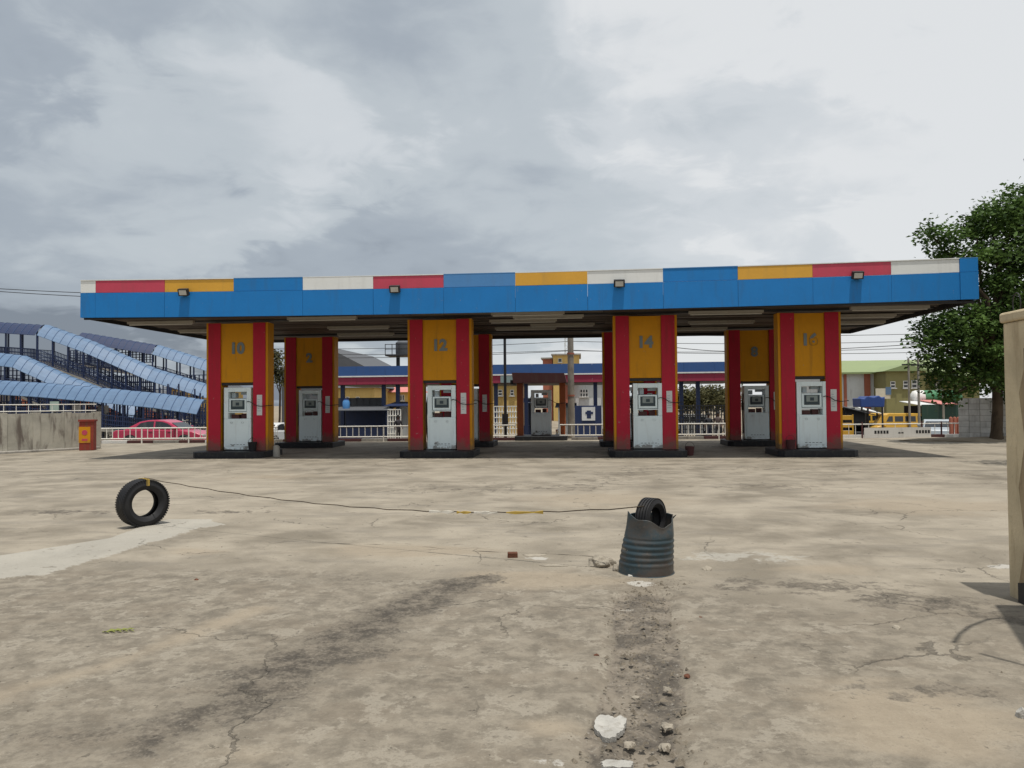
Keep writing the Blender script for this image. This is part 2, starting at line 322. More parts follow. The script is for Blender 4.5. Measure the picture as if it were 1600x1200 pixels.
# ------------------------------------------------------------------ ground
def mk_ground():
    t = NT('worn forecourt concrete'); P = t.obj
    def attr(n):
        a = t.N.new('ShaderNodeAttribute'); a.attribute_name = n
        s_ = t.N.new('ShaderNodeSeparateColor'); t.L.new(a.outputs['Color'], s_.inputs[0]); return s_.outputs
    A = attr('stain_shade_a'); B = attr('stain_b')
    big = t.noise(0.22, 4, 0.55, 0.5, P); mid = t.noise(0.95, 5, 0.62, 0.35, P); fine = t.noise(5.5, 5, 0.70, 0.15, P)
    grit = t.noise(42, 4, 0.7, 0.0, P); stre = t.noise(1.4, 4, 0.62, 0.3, P, sc=(0.45, 1.5, 1.0)); flake = t.noise(3.1, 6, 0.74, 0.15, P)
    c = t.mix(t.step(mid, 0.32, 0.68), (0.188, 0.163, 0.124), (0.352, 0.310, 0.244))
    c = t.mix(t.math('MULTIPLY', t.step(big, 0.40, 0.65), 0.6), c, (0.380, 0.334, 0.262))
    c = t.mix(t.math('MULTIPLY', t.step(stre, 0.50, 0.66), 0.45), c, (0.185, 0.165, 0.135))
    # grey scaled surface in the foreground
    g = t.step(t.math('ADD', B[2], t.math('MULTIPLY', t.math('SUBTRACT', mid, 0.5), 0.9)), 0.35, 0.72)
    gc = t.mix(t.step(fine, 0.34, 0.66), (0.146, 0.126, 0.097), (0.272, 0.238, 0.186))
    gc = t.mix(t.math('MULTIPLY', t.step(t.noise(1.5, 6, 0.72, 0.2, P, sc=(.8, 1.3, 1)), 0.49, 0.60), 0.45), gc, (0.180, 0.148, 0.110))
    gc = t.mix(t.math('MULTIPLY', t.step(flake, 0.53, 0.60), 0.75), gc, (0.325, 0.290, 0.232))
    gc = t.mix(t.math('MULTIPLY', t.step(flake, 0.43, 0.36), 0.5), gc, (0.110, 0.095, 0.075))
    c = t.mix(t.math('MULTIPLY', g, 0.85), c, gc)
    # tan sand drift
    sd = t.step(t.math('ADD', A[2], t.math('MULTIPLY', t.math('SUBTRACT', stre, 0.5), 0.8)), 0.34, 0.66)
    c = t.mix(t.math('MULTIPLY', sd, 0.72), c, t.mix(fine, (0.285, 0.236, 0.172), (0.375, 0.314, 0.232)))
    # pale smooth screed
    pl = t.step(t.math('ADD', B[0], t.math('ADD', t.math('MULTIPLY', t.math('SUBTRACT', fine, 0.5), 0.5), t.math('MULTIPLY', t.math('SUBTRACT', flake, 0.5), 0.9))), 0.44, 0.56)
    c = t.mix(t.math('MULTIPLY', pl, 0.72), c, t.mix(mid, (0.345, 0.325, 0.280), (0.470, 0.450, 0.395)))
    # dark scraped tracks, shade painted round the pump bays, and the filled trench
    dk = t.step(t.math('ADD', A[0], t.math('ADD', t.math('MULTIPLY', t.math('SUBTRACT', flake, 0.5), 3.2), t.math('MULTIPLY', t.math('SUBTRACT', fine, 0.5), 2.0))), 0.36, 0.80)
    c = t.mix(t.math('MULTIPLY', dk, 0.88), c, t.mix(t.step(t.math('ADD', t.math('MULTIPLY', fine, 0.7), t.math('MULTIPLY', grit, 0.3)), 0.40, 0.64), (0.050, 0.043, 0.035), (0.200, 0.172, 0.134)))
    tr = t.step(t.math('ADD', A[1], t.math('ADD', t.math('MULTIPLY', t.math('SUBTRACT', fine, 0.5), 0.8), t.math('MULTIPLY', t.math('SUBTRACT', flake, 0.5), 1.2))), 0.40, 0.56)
    tcol = t.mix(t.step(flake, 0.40, 0.58), (0.085, 0.073, 0.059), (0.225, 0.192, 0.150))
    tcol = t.mix(t.math('MULTIPLY', t.step(grit, 0.55, 0.68), 0.5), tcol, (0.31, 0.285, 0.24))
    c = t.mix(t.math('MULTIPLY', tr, 0.92), c, tcol)
    wh = t.step(t.math('ADD', B[1], t.math('MULTIPLY', t.math('SUBTRACT', flake, 0.5), 1.3)), 0.48, 0.58)
    c = t.mix(t.math('MULTIPLY', wh, 0.8), c, (0.47, 0.45, 0.405))
    # pits, specks, hairline cracks
    pit_ = t.step(t.noise(9.0, 5, 0.7, 0.2, P), 0.36, 0.30); c = t.mix(t.math('MULTIPLY', pit_, 0.55), c, (0.085, 0.075, 0.06))
    c = t.mix(t.math('MULTIPLY', t.step(grit, 0.58, 0.75), 0.28), c, (0.47, 0.44, 0.385)); c = t.mix(t.math('MULTIPLY', t.step(grit, 0.44, 0.30), 0.32), c, (0.12, 0.105, 0.085))
    wv = t.N.new('ShaderNodeVectorMath'); wv.operation = 'MULTIPLY_ADD'; t.L.new(t.noise(1.6, 5, 0.6, 0, P, color=True), wv.inputs[0]); wv.inputs[1].default_value = (0.9, 0.9, 0); t.L.new(P, wv.inputs[2])
    vo = t.N.new('ShaderNodeTexVoronoi'); vo.feature = 'DISTANCE_TO_EDGE'; vo.inputs['Scale'].default_value = 0.42; t.L.new(wv.outputs[0], vo.inputs['Vector'])
    ck = t.math('MULTIPLY', t.step(vo.outputs['Distance'], 0.0045, 0.001), t.step(t.noise(0.6, 3, 0.5, 0, P), 0.47, 0.60))
    c = t.mix(t.math('MULTIPLY', ck, 0.5), c, (0.05, 0.044, 0.036))
    c = t.mix(1.0, c, (0.885, 0.885, 0.89, 1), 'MULTIPLY')
    h = t.math('ADD', t.math('MULTIPLY', fine, 0.55), t.math('MULTIPLY', grit, 0.22)); h = t.math('ADD', h, t.math('MULTIPLY', flake, 0.8))
    h = t.math('SUBTRACT', h, t.math('MULTIPLY', ck, 0.5)); h = t.math('SUBTRACT', h, t.math('MULTIPLY', pit_, 0.25))
    return t.done(c, t.math('ADD', t.math('MULTIPLY', fine, 0.2), 0.72), t.bump(h, 0.022, 0.9), spec=0.25)
M['ground'] = mk_ground()
def mk_simple_ground(name, a, b, sc):
    t = NT(name); n = t.noise(sc, 6, 0.6, 0.4, t.obj); f = t.noise(sc*12, 4, 0.6, 0, t.obj)
    c = t.mix(t.step(n, 0.35, 0.65), a, b); c = t.mix(t.math('MULTIPLY', t.step(f, 0.5, 0.7), 0.3), c, tuple(x*0.6 for x in a))
    return t.done(c, 0.92, t.bump(f, 0.01), spec=0.2)
M['crackshade'] = paint('crack dirt', (0.075, 0.064, 0.05), 0.95, .3, .3, (.14,.12,.09), 0, 4)
M['dirt'] = mk_simple_ground('roadside dirt', (0.20, 0.165, 0.12), (0.31, 0.265, 0.20), 0.25)
M['asphalt'] = mk_simple_ground('road asphalt', (0.060, 0.058, 0.055), (0.105, 0.10, 0.093), 0.35)

TR = [(-2500,-.12),(37.25,-.12),(37.6,-.30),(38.4,-.45),(42,-.58),(50,-1.0),(62,-1.3),(90,-1.35),(2500,-1.35)]   # the land falls away behind the station
def gz(Y):
    for (a, za), (b, zb) in zip(TR[:-1], TR[1:]):
        if a <= Y <= b: return za+(zb-za)*(Y-a)/(b-a)
m = MB(); m.v = [(x, y, q) for y, q in TR for x in (-2500, 2500)]; m.f = [(2*i, 2*i+1, 2*i+3, 2*i+2) for i in range(len(TR)-1)]
struct('ground', m, M['dirt'])
def axis(segs):
    out = [segs[0][0]]
    for a, b, st in segs:
        n = max(1, int(round((b-a)/st))); out += [a + (b-a)*(i+1)/n for i in range(n)]
    return np.array(out)
gx = axis([(-40,-12,1.0),(-12,-9,.2),(-9,5.6,.055),(5.6,10,.2),(10,34,1.0)])
gy = axis([(-8,2,0.6),(2,3.2,0.1),(3.2,11.5,.05),(11.5,18,.2),(18,37.2,0.6)])
GX, GY = np.meshgrid(gx, gy); PX, PY = GX.ravel(), GY.ravel()
def pdist(pts):                        # distance to a polyline given as ground points, and the position along it
    best = np.full(PX.shape, 1e9)
    for a, b in zip(pts[:-1], pts[1:]):
        ab = np.array((b.x-a.x, b.y-a.y)); tt = np.clip(((PX-a.x)*ab[0] + (PY-a.y)*ab[1])/(ab@ab + 1e-9), 0, 1)
        best = np.minimum(best, np.hypot(PX-a.x-tt*ab[0], PY-a.y-tt*ab[1]))
    return best
def gpl(*p): return [gp(*q) for q in p]
def soft(d, w): return np.clip(1 - d/w, 0, 1)
def blob(px, py, rx, ry):
    c = gp(px, py); return np.clip(1 - np.hypot((PX-c.x)/rx, (PY-c.y)/ry), 0, 1)
def inside(poly, edge):                # signed-distance style mask of a polygon
    n = len(poly); ins = np.zeros(PX.shape, bool)
    for i in range(n):
        a, b = poly[i], poly[(i+1) % n]
        cnd = ((a.y > PY) != (b.y > PY)) & (PX < (b.x-a.x)*(PY-a.y)/(b.y-a.y+1e-12) + a.x); ins ^= cnd
    d = pdist(list(poly)+[poly[0]]); return np.clip(0.5 + np.where(ins, d, -d)/(2*edge), 0, 1)
dark = np.maximum.reduce([1.3*soft(pdist(gpl((745,905),(690,925),(610,960),(520,1005),(450,1045))), 0.42), 0.85*soft(pdist(gpl((450,1045),(380,1085),(330,1110),(230,1160))), 0.40),
    1.0*soft(pdist(gpl((560,1010),(470,1035),(360,1100))), 0.6), 0.95*blob(1440,940,.9,.5), 0.8*blob(1250,915,1.6,.5), 0.7*blob(1560,960,1.0,.6), 0.7*blob(150,1150,1.0,.35), 0.7*blob(1500,1080,.8,.3), 0.9*blob(90,800,1.6,.5), 0.75*blob(350,800,1.2,.4), 0.6*blob(1210,760,2.2,.9), 0.5*soft(pdist(gpl((1100,730),(1400,738),(1570,745))),.8),
    0.45*soft(pdist(gpl((640,765),(900,762),(1010,730))), 1.2), 0.5*blob(1000,735,.7,2.2), 0.5*blob(540,905,.9,.4)])
trench = np.clip((0.225-pdist(gpl((1005,935),(1000,960),(1012,1020),(1005,1090),(985,1150),(1005,1260))))/0.16+.5, 0, 1)
sand = np.maximum.reduce([0.9*blob(840,905,1.6,.9), 0.8*blob(620,860,2.6,1.0), 0.75*blob(950,780,3.5,3.0), 0.8*blob(1450,790,3.5,2.5), 0.85*blob(1420,1120,1.3,1.2), 0.62*soft(pdist(gpl((400,950),(280,1000),(150,1045),(0,1085))), .42),
    0.75*blob(850,1140,.55,.4), 0.7*blob(300,860,1.2,.6), 0.7*blob(1290,890,1.4,.8), 0.6*blob(430,745,4,2.5), 0.9*blob(1000,1005,.28,.35), 0.6*blob(400,1180,.9,.4)])
palep = inside(gpl((-60,878),(80,856),(170,842),(215,826),(262,812),(330,812),(350,820),(310,826),(262,842),(190,862),(120,884),(60,900),(-60,912)), 0.16)
palep = np.maximum(palep, 0.62*blob(1150,870,2.2,.9))
white = np.maximum.reduce([0.95*blob(1003,912,.30,.25), 0.62*blob(985,948,.22,.25), 0.75*blob(850,1190,.35,.10), 0.8*blob(840,873,.3,.18), 0.7*blob(870,884,.35,.1), 0.75*blob(1570,885,.5,.3), 0.5*blob(1110,888,.2,.1), 0.45*blob(1330,1010,.6,.15)])
for bx0 in (-11.4, -4.6, 2.1, 7.2):  # oil-stain blobs that paint the canopy's shade deeper into the floor colour
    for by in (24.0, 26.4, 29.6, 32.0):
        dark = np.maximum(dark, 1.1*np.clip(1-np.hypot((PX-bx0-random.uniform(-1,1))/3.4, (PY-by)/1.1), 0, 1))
grey = np.clip(1.15 - np.clip((PY-6.4)/2.2, 0, 1) - np.clip((PX-0.2)/2.0, 0, 1)*0.55, 0, 1)
zt = np.array([mnoise.fractal((x*0.9, y*0.9, 0.3), 1.0, 2.0, 4)*0.006 for x, y in zip(PX, PY)])
ok = (PX > -9) & (PX < 5.6) & (PY > 3) & (PY < 11.5)
rr = np.zeros(PX.shape); idx = np.where(ok & ((trench > .05) | (dark > .2)))[0]
for i in idx: rr[i] = mnoise.fractal((PX[i]*7, PY[i]*7, 1.1), 0.8, 2.0, 4)
z = zt - np.clip(trench*1.6, 0, 1)*0.030 + rr*np.clip(trench*2, 0, 1)*0.022 + rr*dark*0.006 + np.clip((palep-.45)*8, 0, 1)*0.012*(PY < 11.4)*(palep > .45)
z = np.where((PY > 16) | (PX < -12) | (PX > 10), zt*0.4, z)
nx, ny = len(gx), len(gy)
ii = (np.arange(ny-1)[:,None]*nx + np.arange(nx-1)[None,:]).ravel()
quads = np.stack([ii, ii+1, ii+1+nx, ii+nx], 1)
gm = bpy.data.meshes.new('forecourt'); gm.from_pydata(np.stack([PX, PY, z], 1).tolist(), [], quads.tolist())
gm.polygons.foreach_set('use_smooth', [True]*len(gm.polygons)); gm.materials.append(M['ground'])
for nm, cols in (('stain_shade_a', (dark, trench, sand)), ('stain_b', (palep, white, grey))):
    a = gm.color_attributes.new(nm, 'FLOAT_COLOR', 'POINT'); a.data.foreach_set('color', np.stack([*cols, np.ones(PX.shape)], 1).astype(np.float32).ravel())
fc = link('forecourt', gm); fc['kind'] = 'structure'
ys = [38.5, 42, 50, 51]; m = MB(); m.v = [(x, y, gz(y)+.02) for y in ys for x in (-400, 400)]; m.f = [(2*i, 2*i+1, 2*i+3, 2*i+2) for i in range(3)]
struct('road', m, M['asphalt'])
struct('roadside_kerb', MB().box(-400, 400, 51.1, 51.4, -1.3, -.90), M['conc'])

# ------------------------------------------------------------------ petrol canopy
CX0, CX1, CY0, CY1 = -15.63, 11.30, 22.8, 33.0
CZU = 4.50
def sag(x): q = (x-CX0)/(CX1-CX0)*2-1; return -0.075 + 0.10*q*q + 0.02*q
can = thing('station_canopy', 'long flat filling station canopy with blue fascia and coloured top band', 'canopy', (-2.2, 27.9, 0))
part(can, 'roof_deck', MB().box(CX0+.12, CX1-.12, CY0+.12, CY1-.12, 4.72, 4.86), M['dark'], world=True)
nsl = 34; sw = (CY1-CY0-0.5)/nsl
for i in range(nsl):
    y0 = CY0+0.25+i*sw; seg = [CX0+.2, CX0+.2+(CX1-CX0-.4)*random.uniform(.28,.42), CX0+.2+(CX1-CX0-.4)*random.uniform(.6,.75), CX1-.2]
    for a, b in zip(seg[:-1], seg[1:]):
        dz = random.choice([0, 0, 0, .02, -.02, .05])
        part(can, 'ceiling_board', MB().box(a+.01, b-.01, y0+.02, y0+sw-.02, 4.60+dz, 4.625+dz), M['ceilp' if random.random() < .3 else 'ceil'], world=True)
# front fascia panels
pxs = [125, 149, 257, 365, 473, 583, 693, 805, 918, 1036, 1153, 1270, 1393, 1500, 1530]
cols = ['bwhite', 'bred', 'byel', 'blue', 'bwhite', 'bred', 'blue2', 'byel', 'bwhite', 'blue', 'byel', 'bred', 'bwhite', 'blue']
xs = [at(p, 440, CY0).x for p in pxs]; xs[0], xs[-1] = CX0, CX1
cnames = {'bwhite': 'white', 'bred': 'red', 'byel': 'yellow', 'blue': 'blue', 'blue2': 'faded blue'}
for i in range(14):
    a, b = xs[i], xs[i+1]; za, zb = sag(a), sag(b); j = random.uniform(-.016, .010)
    def pan(z0, z1, y0, y1, g=.004):
        m = MB(); m.v = [(a+g,y0,z0+za),(b-g,y0,z0+zb),(b-g,y1,z0+zb),(a+g,y1,z0+za),(a+g,y0,z1+za),(b-g,y0,z1+zb),(b-g,y1,z1+zb),(a+g,y1,z1+za)]
        m.f = [(3,2,1,0),(4,5,6,7),(0,1,5,4),(1,2,6,5),(2,3,7,6),(3,0,4,7)]; return m
    part(can, 'fascia_panel', pan(CZU, 5.275, CY0+j, CY0+.06), M['blue'], world=True)
    part(can, 'band_panel', pan(5.285, 5.66, CY0+.012+j, CY0+.06), M[cols[i]], world=True, label=cnames[cols[i]]+' panel of the top band')
    part(can, 'coping', pan(5.665, 5.69, CY0-.004, CY0+.09, 0.001), M['blue2' if cols[i][:4] == 'blue' else 'bwhite'], world=True)
for x0, x1 in ((CX0, CX0+.06), (CX1-.06, CX1)):
    zs = sag(x0)
    for k in range(5):
        ya = CY0+.07+k*(CY1-CY0-.14)/5; yb = CY0+.07+(k+1)*(CY1-CY0-.14)/5
        part(can, 'side_fascia_panel', MB().box(x0, x1, ya+.004, yb-.004, CZU+.0+zs*(1-k/4), 5.275), M['blue'], world=True)
        part(can, 'side_band_panel', MB().box(x0, x1, ya+.004, yb-.004, 5.285, 5.66), M[['bwhite','bred','byel','blue','bwhite'][k]], world=True)
for k in range(13):
    a = CX0+k*(CX1-CX0)/13; b = CX0+(k+1)*(CX1-CX0)/13
    part(can, 'back_fascia_panel', MB().box(a+.004, b-.004, CY1-.06, CY1, CZU, 5.66), M['blue'], world=True)
part(can, 'edge_trim', MB().box(CX0+.08, CX1-.08, CY0+.07, CY0+.13, 4.44, 4.50).box(CX0+.08, CX1-.08, CY1-.13, CY1-.07, 4.47, 4.60), M['dark'], world=True)
part(can, 'inner_lining', MB().box(CX0+.07, CX1-.07, CY1-.10, CY1-.064, 4.47, 5.6), M['dark'], world=True)
for x0, x1 in ((CX0+.064, CX0+.10), (CX1-.10, CX1-.064)): part(can, 'inner_lining', MB().box(x0, x1, CY0+.2, CY1-.2, 4.47, 5.6), M['dark'], world=True)
for y in (25.0, 30.7):
    part(can, 'ceiling_beam', MB().box(CX0+.3, CX1-.3, y-.12, y+.12, 4.54, 4.70), M['dark'], world=True)
for (x, y) in ((-8.3,24.2),(-8.0,27.3),(-1.6,23.9),(-1.0,24.9),(-1.9,26.0),(-.6,27.6),(-2.0,28.6),(4.6,24.6),(5.0,27.6),(9.4,24.2),(9.3,26.4),(9.8,28.6),(-14,24.6),(-13.8,27.5),(-8.5,30),(4.5,30)):
    lb = part(can, 'light_batten', MB().box(x-1.15, x+1.15, y-.07, y+.07, 4.47, 4.55), M['tube'], world=True)
    part(lb, 'lamp_tube', MB().tube([(x-1.1,y,4.445),(x+1.1,y,4.445)], .02, 8), M['lens'], world=True)
where = ['yellow band panel left of bay 10', 'red band panel left of bay 12', 'white band panel above bay 14', 'red band panel right of bay 16']
for (px, py), wl in zip(((283,455),(615,450),(968,441),(1343,428)), where):
    p = at(px, py, CY0-.25); fl = thing('floodlight', 'small dark floodlight tilted down below the '+wl, 'floodlight', (p.x, CY0, p.z), 0, 'floodlights on the canopy fascia')
    part(fl, 'bracket', MB().bar((0,-.002,-.05),(0,-.10,-.05),.05,.04).box(-.07,.07,-.02,-.002,-.12,.02), M['dark'])
    h = MB().box(-.16,.16,-.06,.06,-.12,.10); Mx = Matrix.Translation((0,-.105,0)) @ Matrix.Rotation(R(22),4,'X'); h.v = [tuple(Mx @ Vector(v)) for v in h.v]
    part(fl, 'housing', h, M['dark'], bevel=.01)
    h = MB().box(-.115,.115,-.066,-.061,-.085,.065); h.v = [tuple(Mx @ Vector(v)) for v in h.v]; part(fl, 'lens', h, M['lens'])

# ------------------------------------------------------------------ pump bays, islands, dispensers
def text_mesh(s, size, ext, m):
    cu = bpy.data.curves.new('number', 'FONT'); cu.body = s; cu.size = size; cu.extrude = ext; cu.align_x = 'CENTER'; cu.align_y = 'CENTER'; cu.offset = 0.022
    o = bpy.data.objects.new('tmp', cu); C.objects.link(o); dg = bpy.context.evaluated_depsgraph_get()
    me = bpy.data.meshes.new_from_object(o.evaluated_get(dg)); bpy.data.objects.remove(o); me.materials.clear(); me.materials.append(m); me.name = 'number'; return me
def make_bay(x, y, num, w, label):
    t = thing('pump_bay_frame', label, 'column', (x, y, 0.2), 0, 'painted pump bay frames under the canopy')
    hw = w/2; z1 = 4.27
    for s in (-1, 1):
        a, b = sorted((s*hw, s*(hw-.5)))
        p = part(t, 'pilaster', MB().box(a, b, -.25, .25, 0, z1), M['yel'])
        a, b = sorted((s*(hw-.075), s*(hw-.5)))
        part(p, 'cladding', MB().box(a, b, -.285, -.252, .0, z1-.01), M['red'], bevel=.006)
        part(p, 'cladding', MB().box(a, b, .252, .285, .0, z1-.01), M['red'])
    iw = hw-.5
    part(t, 'header_panel', MB().box(-iw+.004, iw-.004, -.235, .235, 2.27, z1-.02), M['yel'], bevel=.008)
    part(t, 'lintel', MB().box(-iw+.004, iw-.004, -.20, .20, 2.18, 2.262), M['dark'])
    o = link('number', text_mesh(num, .50, .012, M['num']), t); o.location = (0, -.248, 3.40); o.rotation_euler = (R(90), 0, 0); o['label'] = 'grey number '+num
    pl = part(t, 'notice_plate', MB().box(hw-.36, hw-.18, -.298, -.287, 1.17, 1.85), M['plate'])
    rows = MB()
    for k in range(6): rows.box(hw-.335, hw-.335+random.uniform(.06,.13), -.3005, -.2985, 1.68-k*.075, 1.70-k*.075)
    part(pl, 'print', rows, M['pumpd'])['kind'] = 'stuff'
    return t
def make_dispenser(mat):
    t = thing('fuel_dispenser', 'x', 'fuel pump', (0,0,0), 0, 'fuel dispensers under the canopy')
    w, d = .465, .26
    cb = part(t, 'cabinet', MB().box(-w, w, -d, d, .03, 1.06), mat, bevel=.012)
    part(t, 'plinth', MB().box(-w+.03, w-.03, -d+.03, d-.03, 0, .032), M['dark'])
    dr = part(cb, 'door_panel', MB().box(-w+.07, w-.07, -d-.012, -d-.001, .14, 1.02), mat, bevel=.005)
    for s in (-1, 1): part(cb, 'lock', MB().lathe([(0,-.02),(.03,-.02),(.034,0),(.034,.012)], 12, Matrix.Translation((s*.19,-d-.014,.93)) @ Matrix.Rotation(R(90),4,'X')), M['bezel'])
    for k in range(5): part(cb, 'vent_slot', MB().box(-.24+k*.11, -.17+k*.11, -d-.0165, -d-.0125, .19, .205), M['bezel'])
    for s in (-1, 1):
        a, b = sorted((s*w, s*(w-.145))); part(t, 'side_post', MB().box(a, b, -d, d, 1.063, 2.1), mat, bevel=.01)
    part(t, 'top_panel', MB().box(-w+.147, w-.147, -d+.004, d-.004, 1.955, 2.096), mat, bevel=.008)
    part(t, 'back_panel', MB().box(-w+.147, w-.147, d-.06, d-.03, 1.28, 1.75), M['pumpd'])
    dm = part(t, 'display_module', MB().box(-.30, .30, -d+.03, -d+.20, 1.30, 1.73), mat, bevel=.008)
    part(dm, 'bezel', MB().box(-.235, .235, -d+.018, -d+.029, 1.37, 1.68), M['bezel'])
    part(dm, 'screen', MB().box(-.17, .17, -d+.008, -d+.017, 1.47, 1.66), M['screen'])
    part(dm, 'keypad', MB().box(-.06, .06, -d+.002, -d+.007, 1.50, 1.60), M['bezel'])
    part(t, 'shelf', MB().box(-w+.147, w-.147, -d+.01, d-.01, 1.255, 1.285), mat)
    part(t, 'meter', MB().box(-.27, -.02, -.1, .12, 1.064, 1.20).box(.05, .24, -.05, .15, 1.064, 1.23), M['brown'])
    part(t, 'wiring_box', MB().box(-.25, -.12, -.12, .1, 1.76, 1.93).box(.02, .28, -.02, .12, 1.86, 1.95), M['pumpd'])
    part(t, 'hose', MB().tube([(.33,-d-.01,1.62),(.40,-d-.05,1.64),(.52,-d-.10,1.60),(.66,-d-.09,1.50),(.84,-d-.09,1.47),(1.08,-d-.06,1.49),(1.13,-.1,1.50)], .012, 8), M['rubber'], smooth=True)
    part(t, 'hose', MB().tube([(-.47,-.1,1.8),(-.51,-.14,1.5),(-.515,-.16,1.0),(-.50,-.15,.5),(-.49,-.05,.25)], .022, 8), M['rubber'], smooth=True)
    nz = part(t, 'nozzle_holster', MB().box(-w-.05, -w-.001, -.08, .08, 1.15, 1.45), M['bezel'])
    return t
front = [(322,418,'10'),(637,737,'12'),(959,1059,'14'),(1217,1316,'16')]
back = [(441,525,'2'),(686,768,'4'),(942,1026,'6'),(1139,1221,'8')]
prot = make_dispenser(M['pump'])
isl_me = None; first = True; bayX = []
ords = ['leftmost', 'second from left', 'third from left', 'rightmost']
for row, (lst, Y) in enumerate(((front, 25.0), (back, 30.7))):
    for k, (a, b, num) in enumerate(lst):
        x0, x1 = at(a, 600, Y-.28).x, at(b, 600, Y-.28).x; x = (x0+x1)/2; w = 2.10; bayX.append((x, Y))
        if row == 0: w = x1-x0
        rn = 'front' if row == 0 else 'back'
        make_bay(x, Y, num, w, f'red and yellow pump bay column numbered {num}, {ords[k]} of the {rn} row')
        if isl_me is None:
            mb = MB().slab([(-1.02,-1.0),(1.02,-1.0),(1.19,-.8),(1.19,.8),(1.02,1.0),(-1.02,1.0),(-1.19,.8),(-1.19,-.8)], -.01, .2); isl_me = mb.mesh('pump_island', M['island'])
        o = link('pump_island', isl_me); o.location = (x, Y-.1, 0); bev(o, .02); tag(o, f'black concrete island under bay {num}, {ords[k]} of the {rn} row', 'island', 'black pump islands')
        d = prot if first else copy_tree(prot); first = False
        d.location = (x+random.uniform(.02,.07), Y-.02, .2); d['label'] = f'{"white" if row == 0 else "shaded grey-white"} fuel dispenser inside bay {num}, {ords[k]} of the {rn} row'
# loose things at the bays
def bucket(x, y, z, m, label, cat='bucket'):
    t = thing('sand_bucket', label, cat, (x, y, z)); part(t, 'body', MB().lathe([(0,.0),(.11,0),(.15,.28),(.155,.29),(.14,.285),(.10,.03),(0,.03)], 16), m, True)
    part(t, 'handle', MB().tube([(.145*math.cos(a),0,.27+.16*math.sin(a)) for a in [math.pi*i/8 for i in range(9)]], .006, 6), M['dark']); return t
bucket(bayX[3][0]-.68, 24.55, .2, M['brown'], 'dark red bucket on the island left of the bay 16 pump')
bucket(bayX[2][0]+1.35, 24.7, 0, M['brown'], 'dark red bucket on the ground right of bay 14')
bucket(bayX[0][0]+.62, 24.55, .2, M['dark'], 'black bucket on the island right of the bay 10 pump')
t = thing('bollard_stump', 'short grey broken post stump beside the bay 10 island', 'post', (bayX[0][0]+1.42, 24.6, 0))
part(t, 'stump', MB().lathe([(0,0),(.12,0),(.11,.2),(.10,.34),(.05,.38),(0,.37)], 10), M['conc'], True); part(t, 'rod', MB().tube([(.02,0,.36),(.03,.01,.5)], .01, 6), M['dark'])
# overhead cables under the canopy between bays
# ------------------------------------------------------------------ loose things on the forecourt
def tyre_mesh(Rr, ri, w):
    t = MB(); hw = w/2; tr = .012
    prof = [(ri, -hw*.62), (ri+.02, -hw*.80), (ri+(Rr-ri)*.45, -hw*1.02), (Rr-.035, -hw*.92), (Rr-.012, -hw*.80)]
    ng = 4
    for g in range(ng):
        c = -hw*.62 + g*hw*1.24/(ng-1); gw = .006
        prof += [(Rr-.002, c-gw-.012), (Rr-.001, c-gw), (Rr-tr, c-gw*.8), (Rr-tr, c+gw*.8), (Rr-.001, c+gw), (Rr-.002, c+gw+.012)]
    prof += [(Rr-.012, hw*.80), (Rr-.035, hw*.92), (ri+(Rr-ri)*.45, hw*1.02), (ri+.02, hw*.80), (ri, hw*.62), (ri+.018, hw*.5), (Rr-.07, hw*.72), (Rr-.035, 0), (Rr-.07, -hw*.72), (ri+.018, -hw*.5)]
    t.lathe(prof, 72, closed=True)
    return t
tp = gp(222, 823)
ty = tyre_mesh(.335, .188, .23)
# shoulder lugs
tyo = link('loose_tyre', None); tyo.location = (tp.x, tp.y+.02, .333); tyo.rotation_euler = (R(90), 0, R(57))
tag(tyo, 'bare black tyre standing upright alone on the pale screed', 'tyre')
part(tyo, 'casing', ty, M['rubber'], True)
lug = MB()
for k in range(60):
    a = 2*math.pi*k/60; c_, s_ = math.cos(a), math.sin(a)
    for sd in (-1, 1):
        m = Matrix.Rotation(a, 4, 'Z'); b = MB().box(.318, .334, -.010, .010, min(sd*.088, sd*.117), max(sd*.088, sd*.117)); lug.add([m @ Vector(v) for v in b.v], b.f)
part(tyo, 'tread_lugs', lug, M['rubber'])['kind'] = 'stuff'
knot = MB()
for dx in (-.012, .008, .02): knot.tube([(.30*math.cos(a)+.0, 0, 0) for a in (0,)] * 0 or [(dx, .14, .20), (dx+.005, .13, .338), (dx, 0, .348), (dx-.004, -.13, .338), (dx-.01, -.14, .25)], .0045, 6)
kn = link('rope_wrap', knot.mesh('rope_wrap', M['tape'])); kn.location = (tp.x+.01, tp.y+.02, .333); kn.rotation_euler = (0, 0, R(57))
tag(kn, 'yellow cord wound round the top of the upright tyre', 'cord')
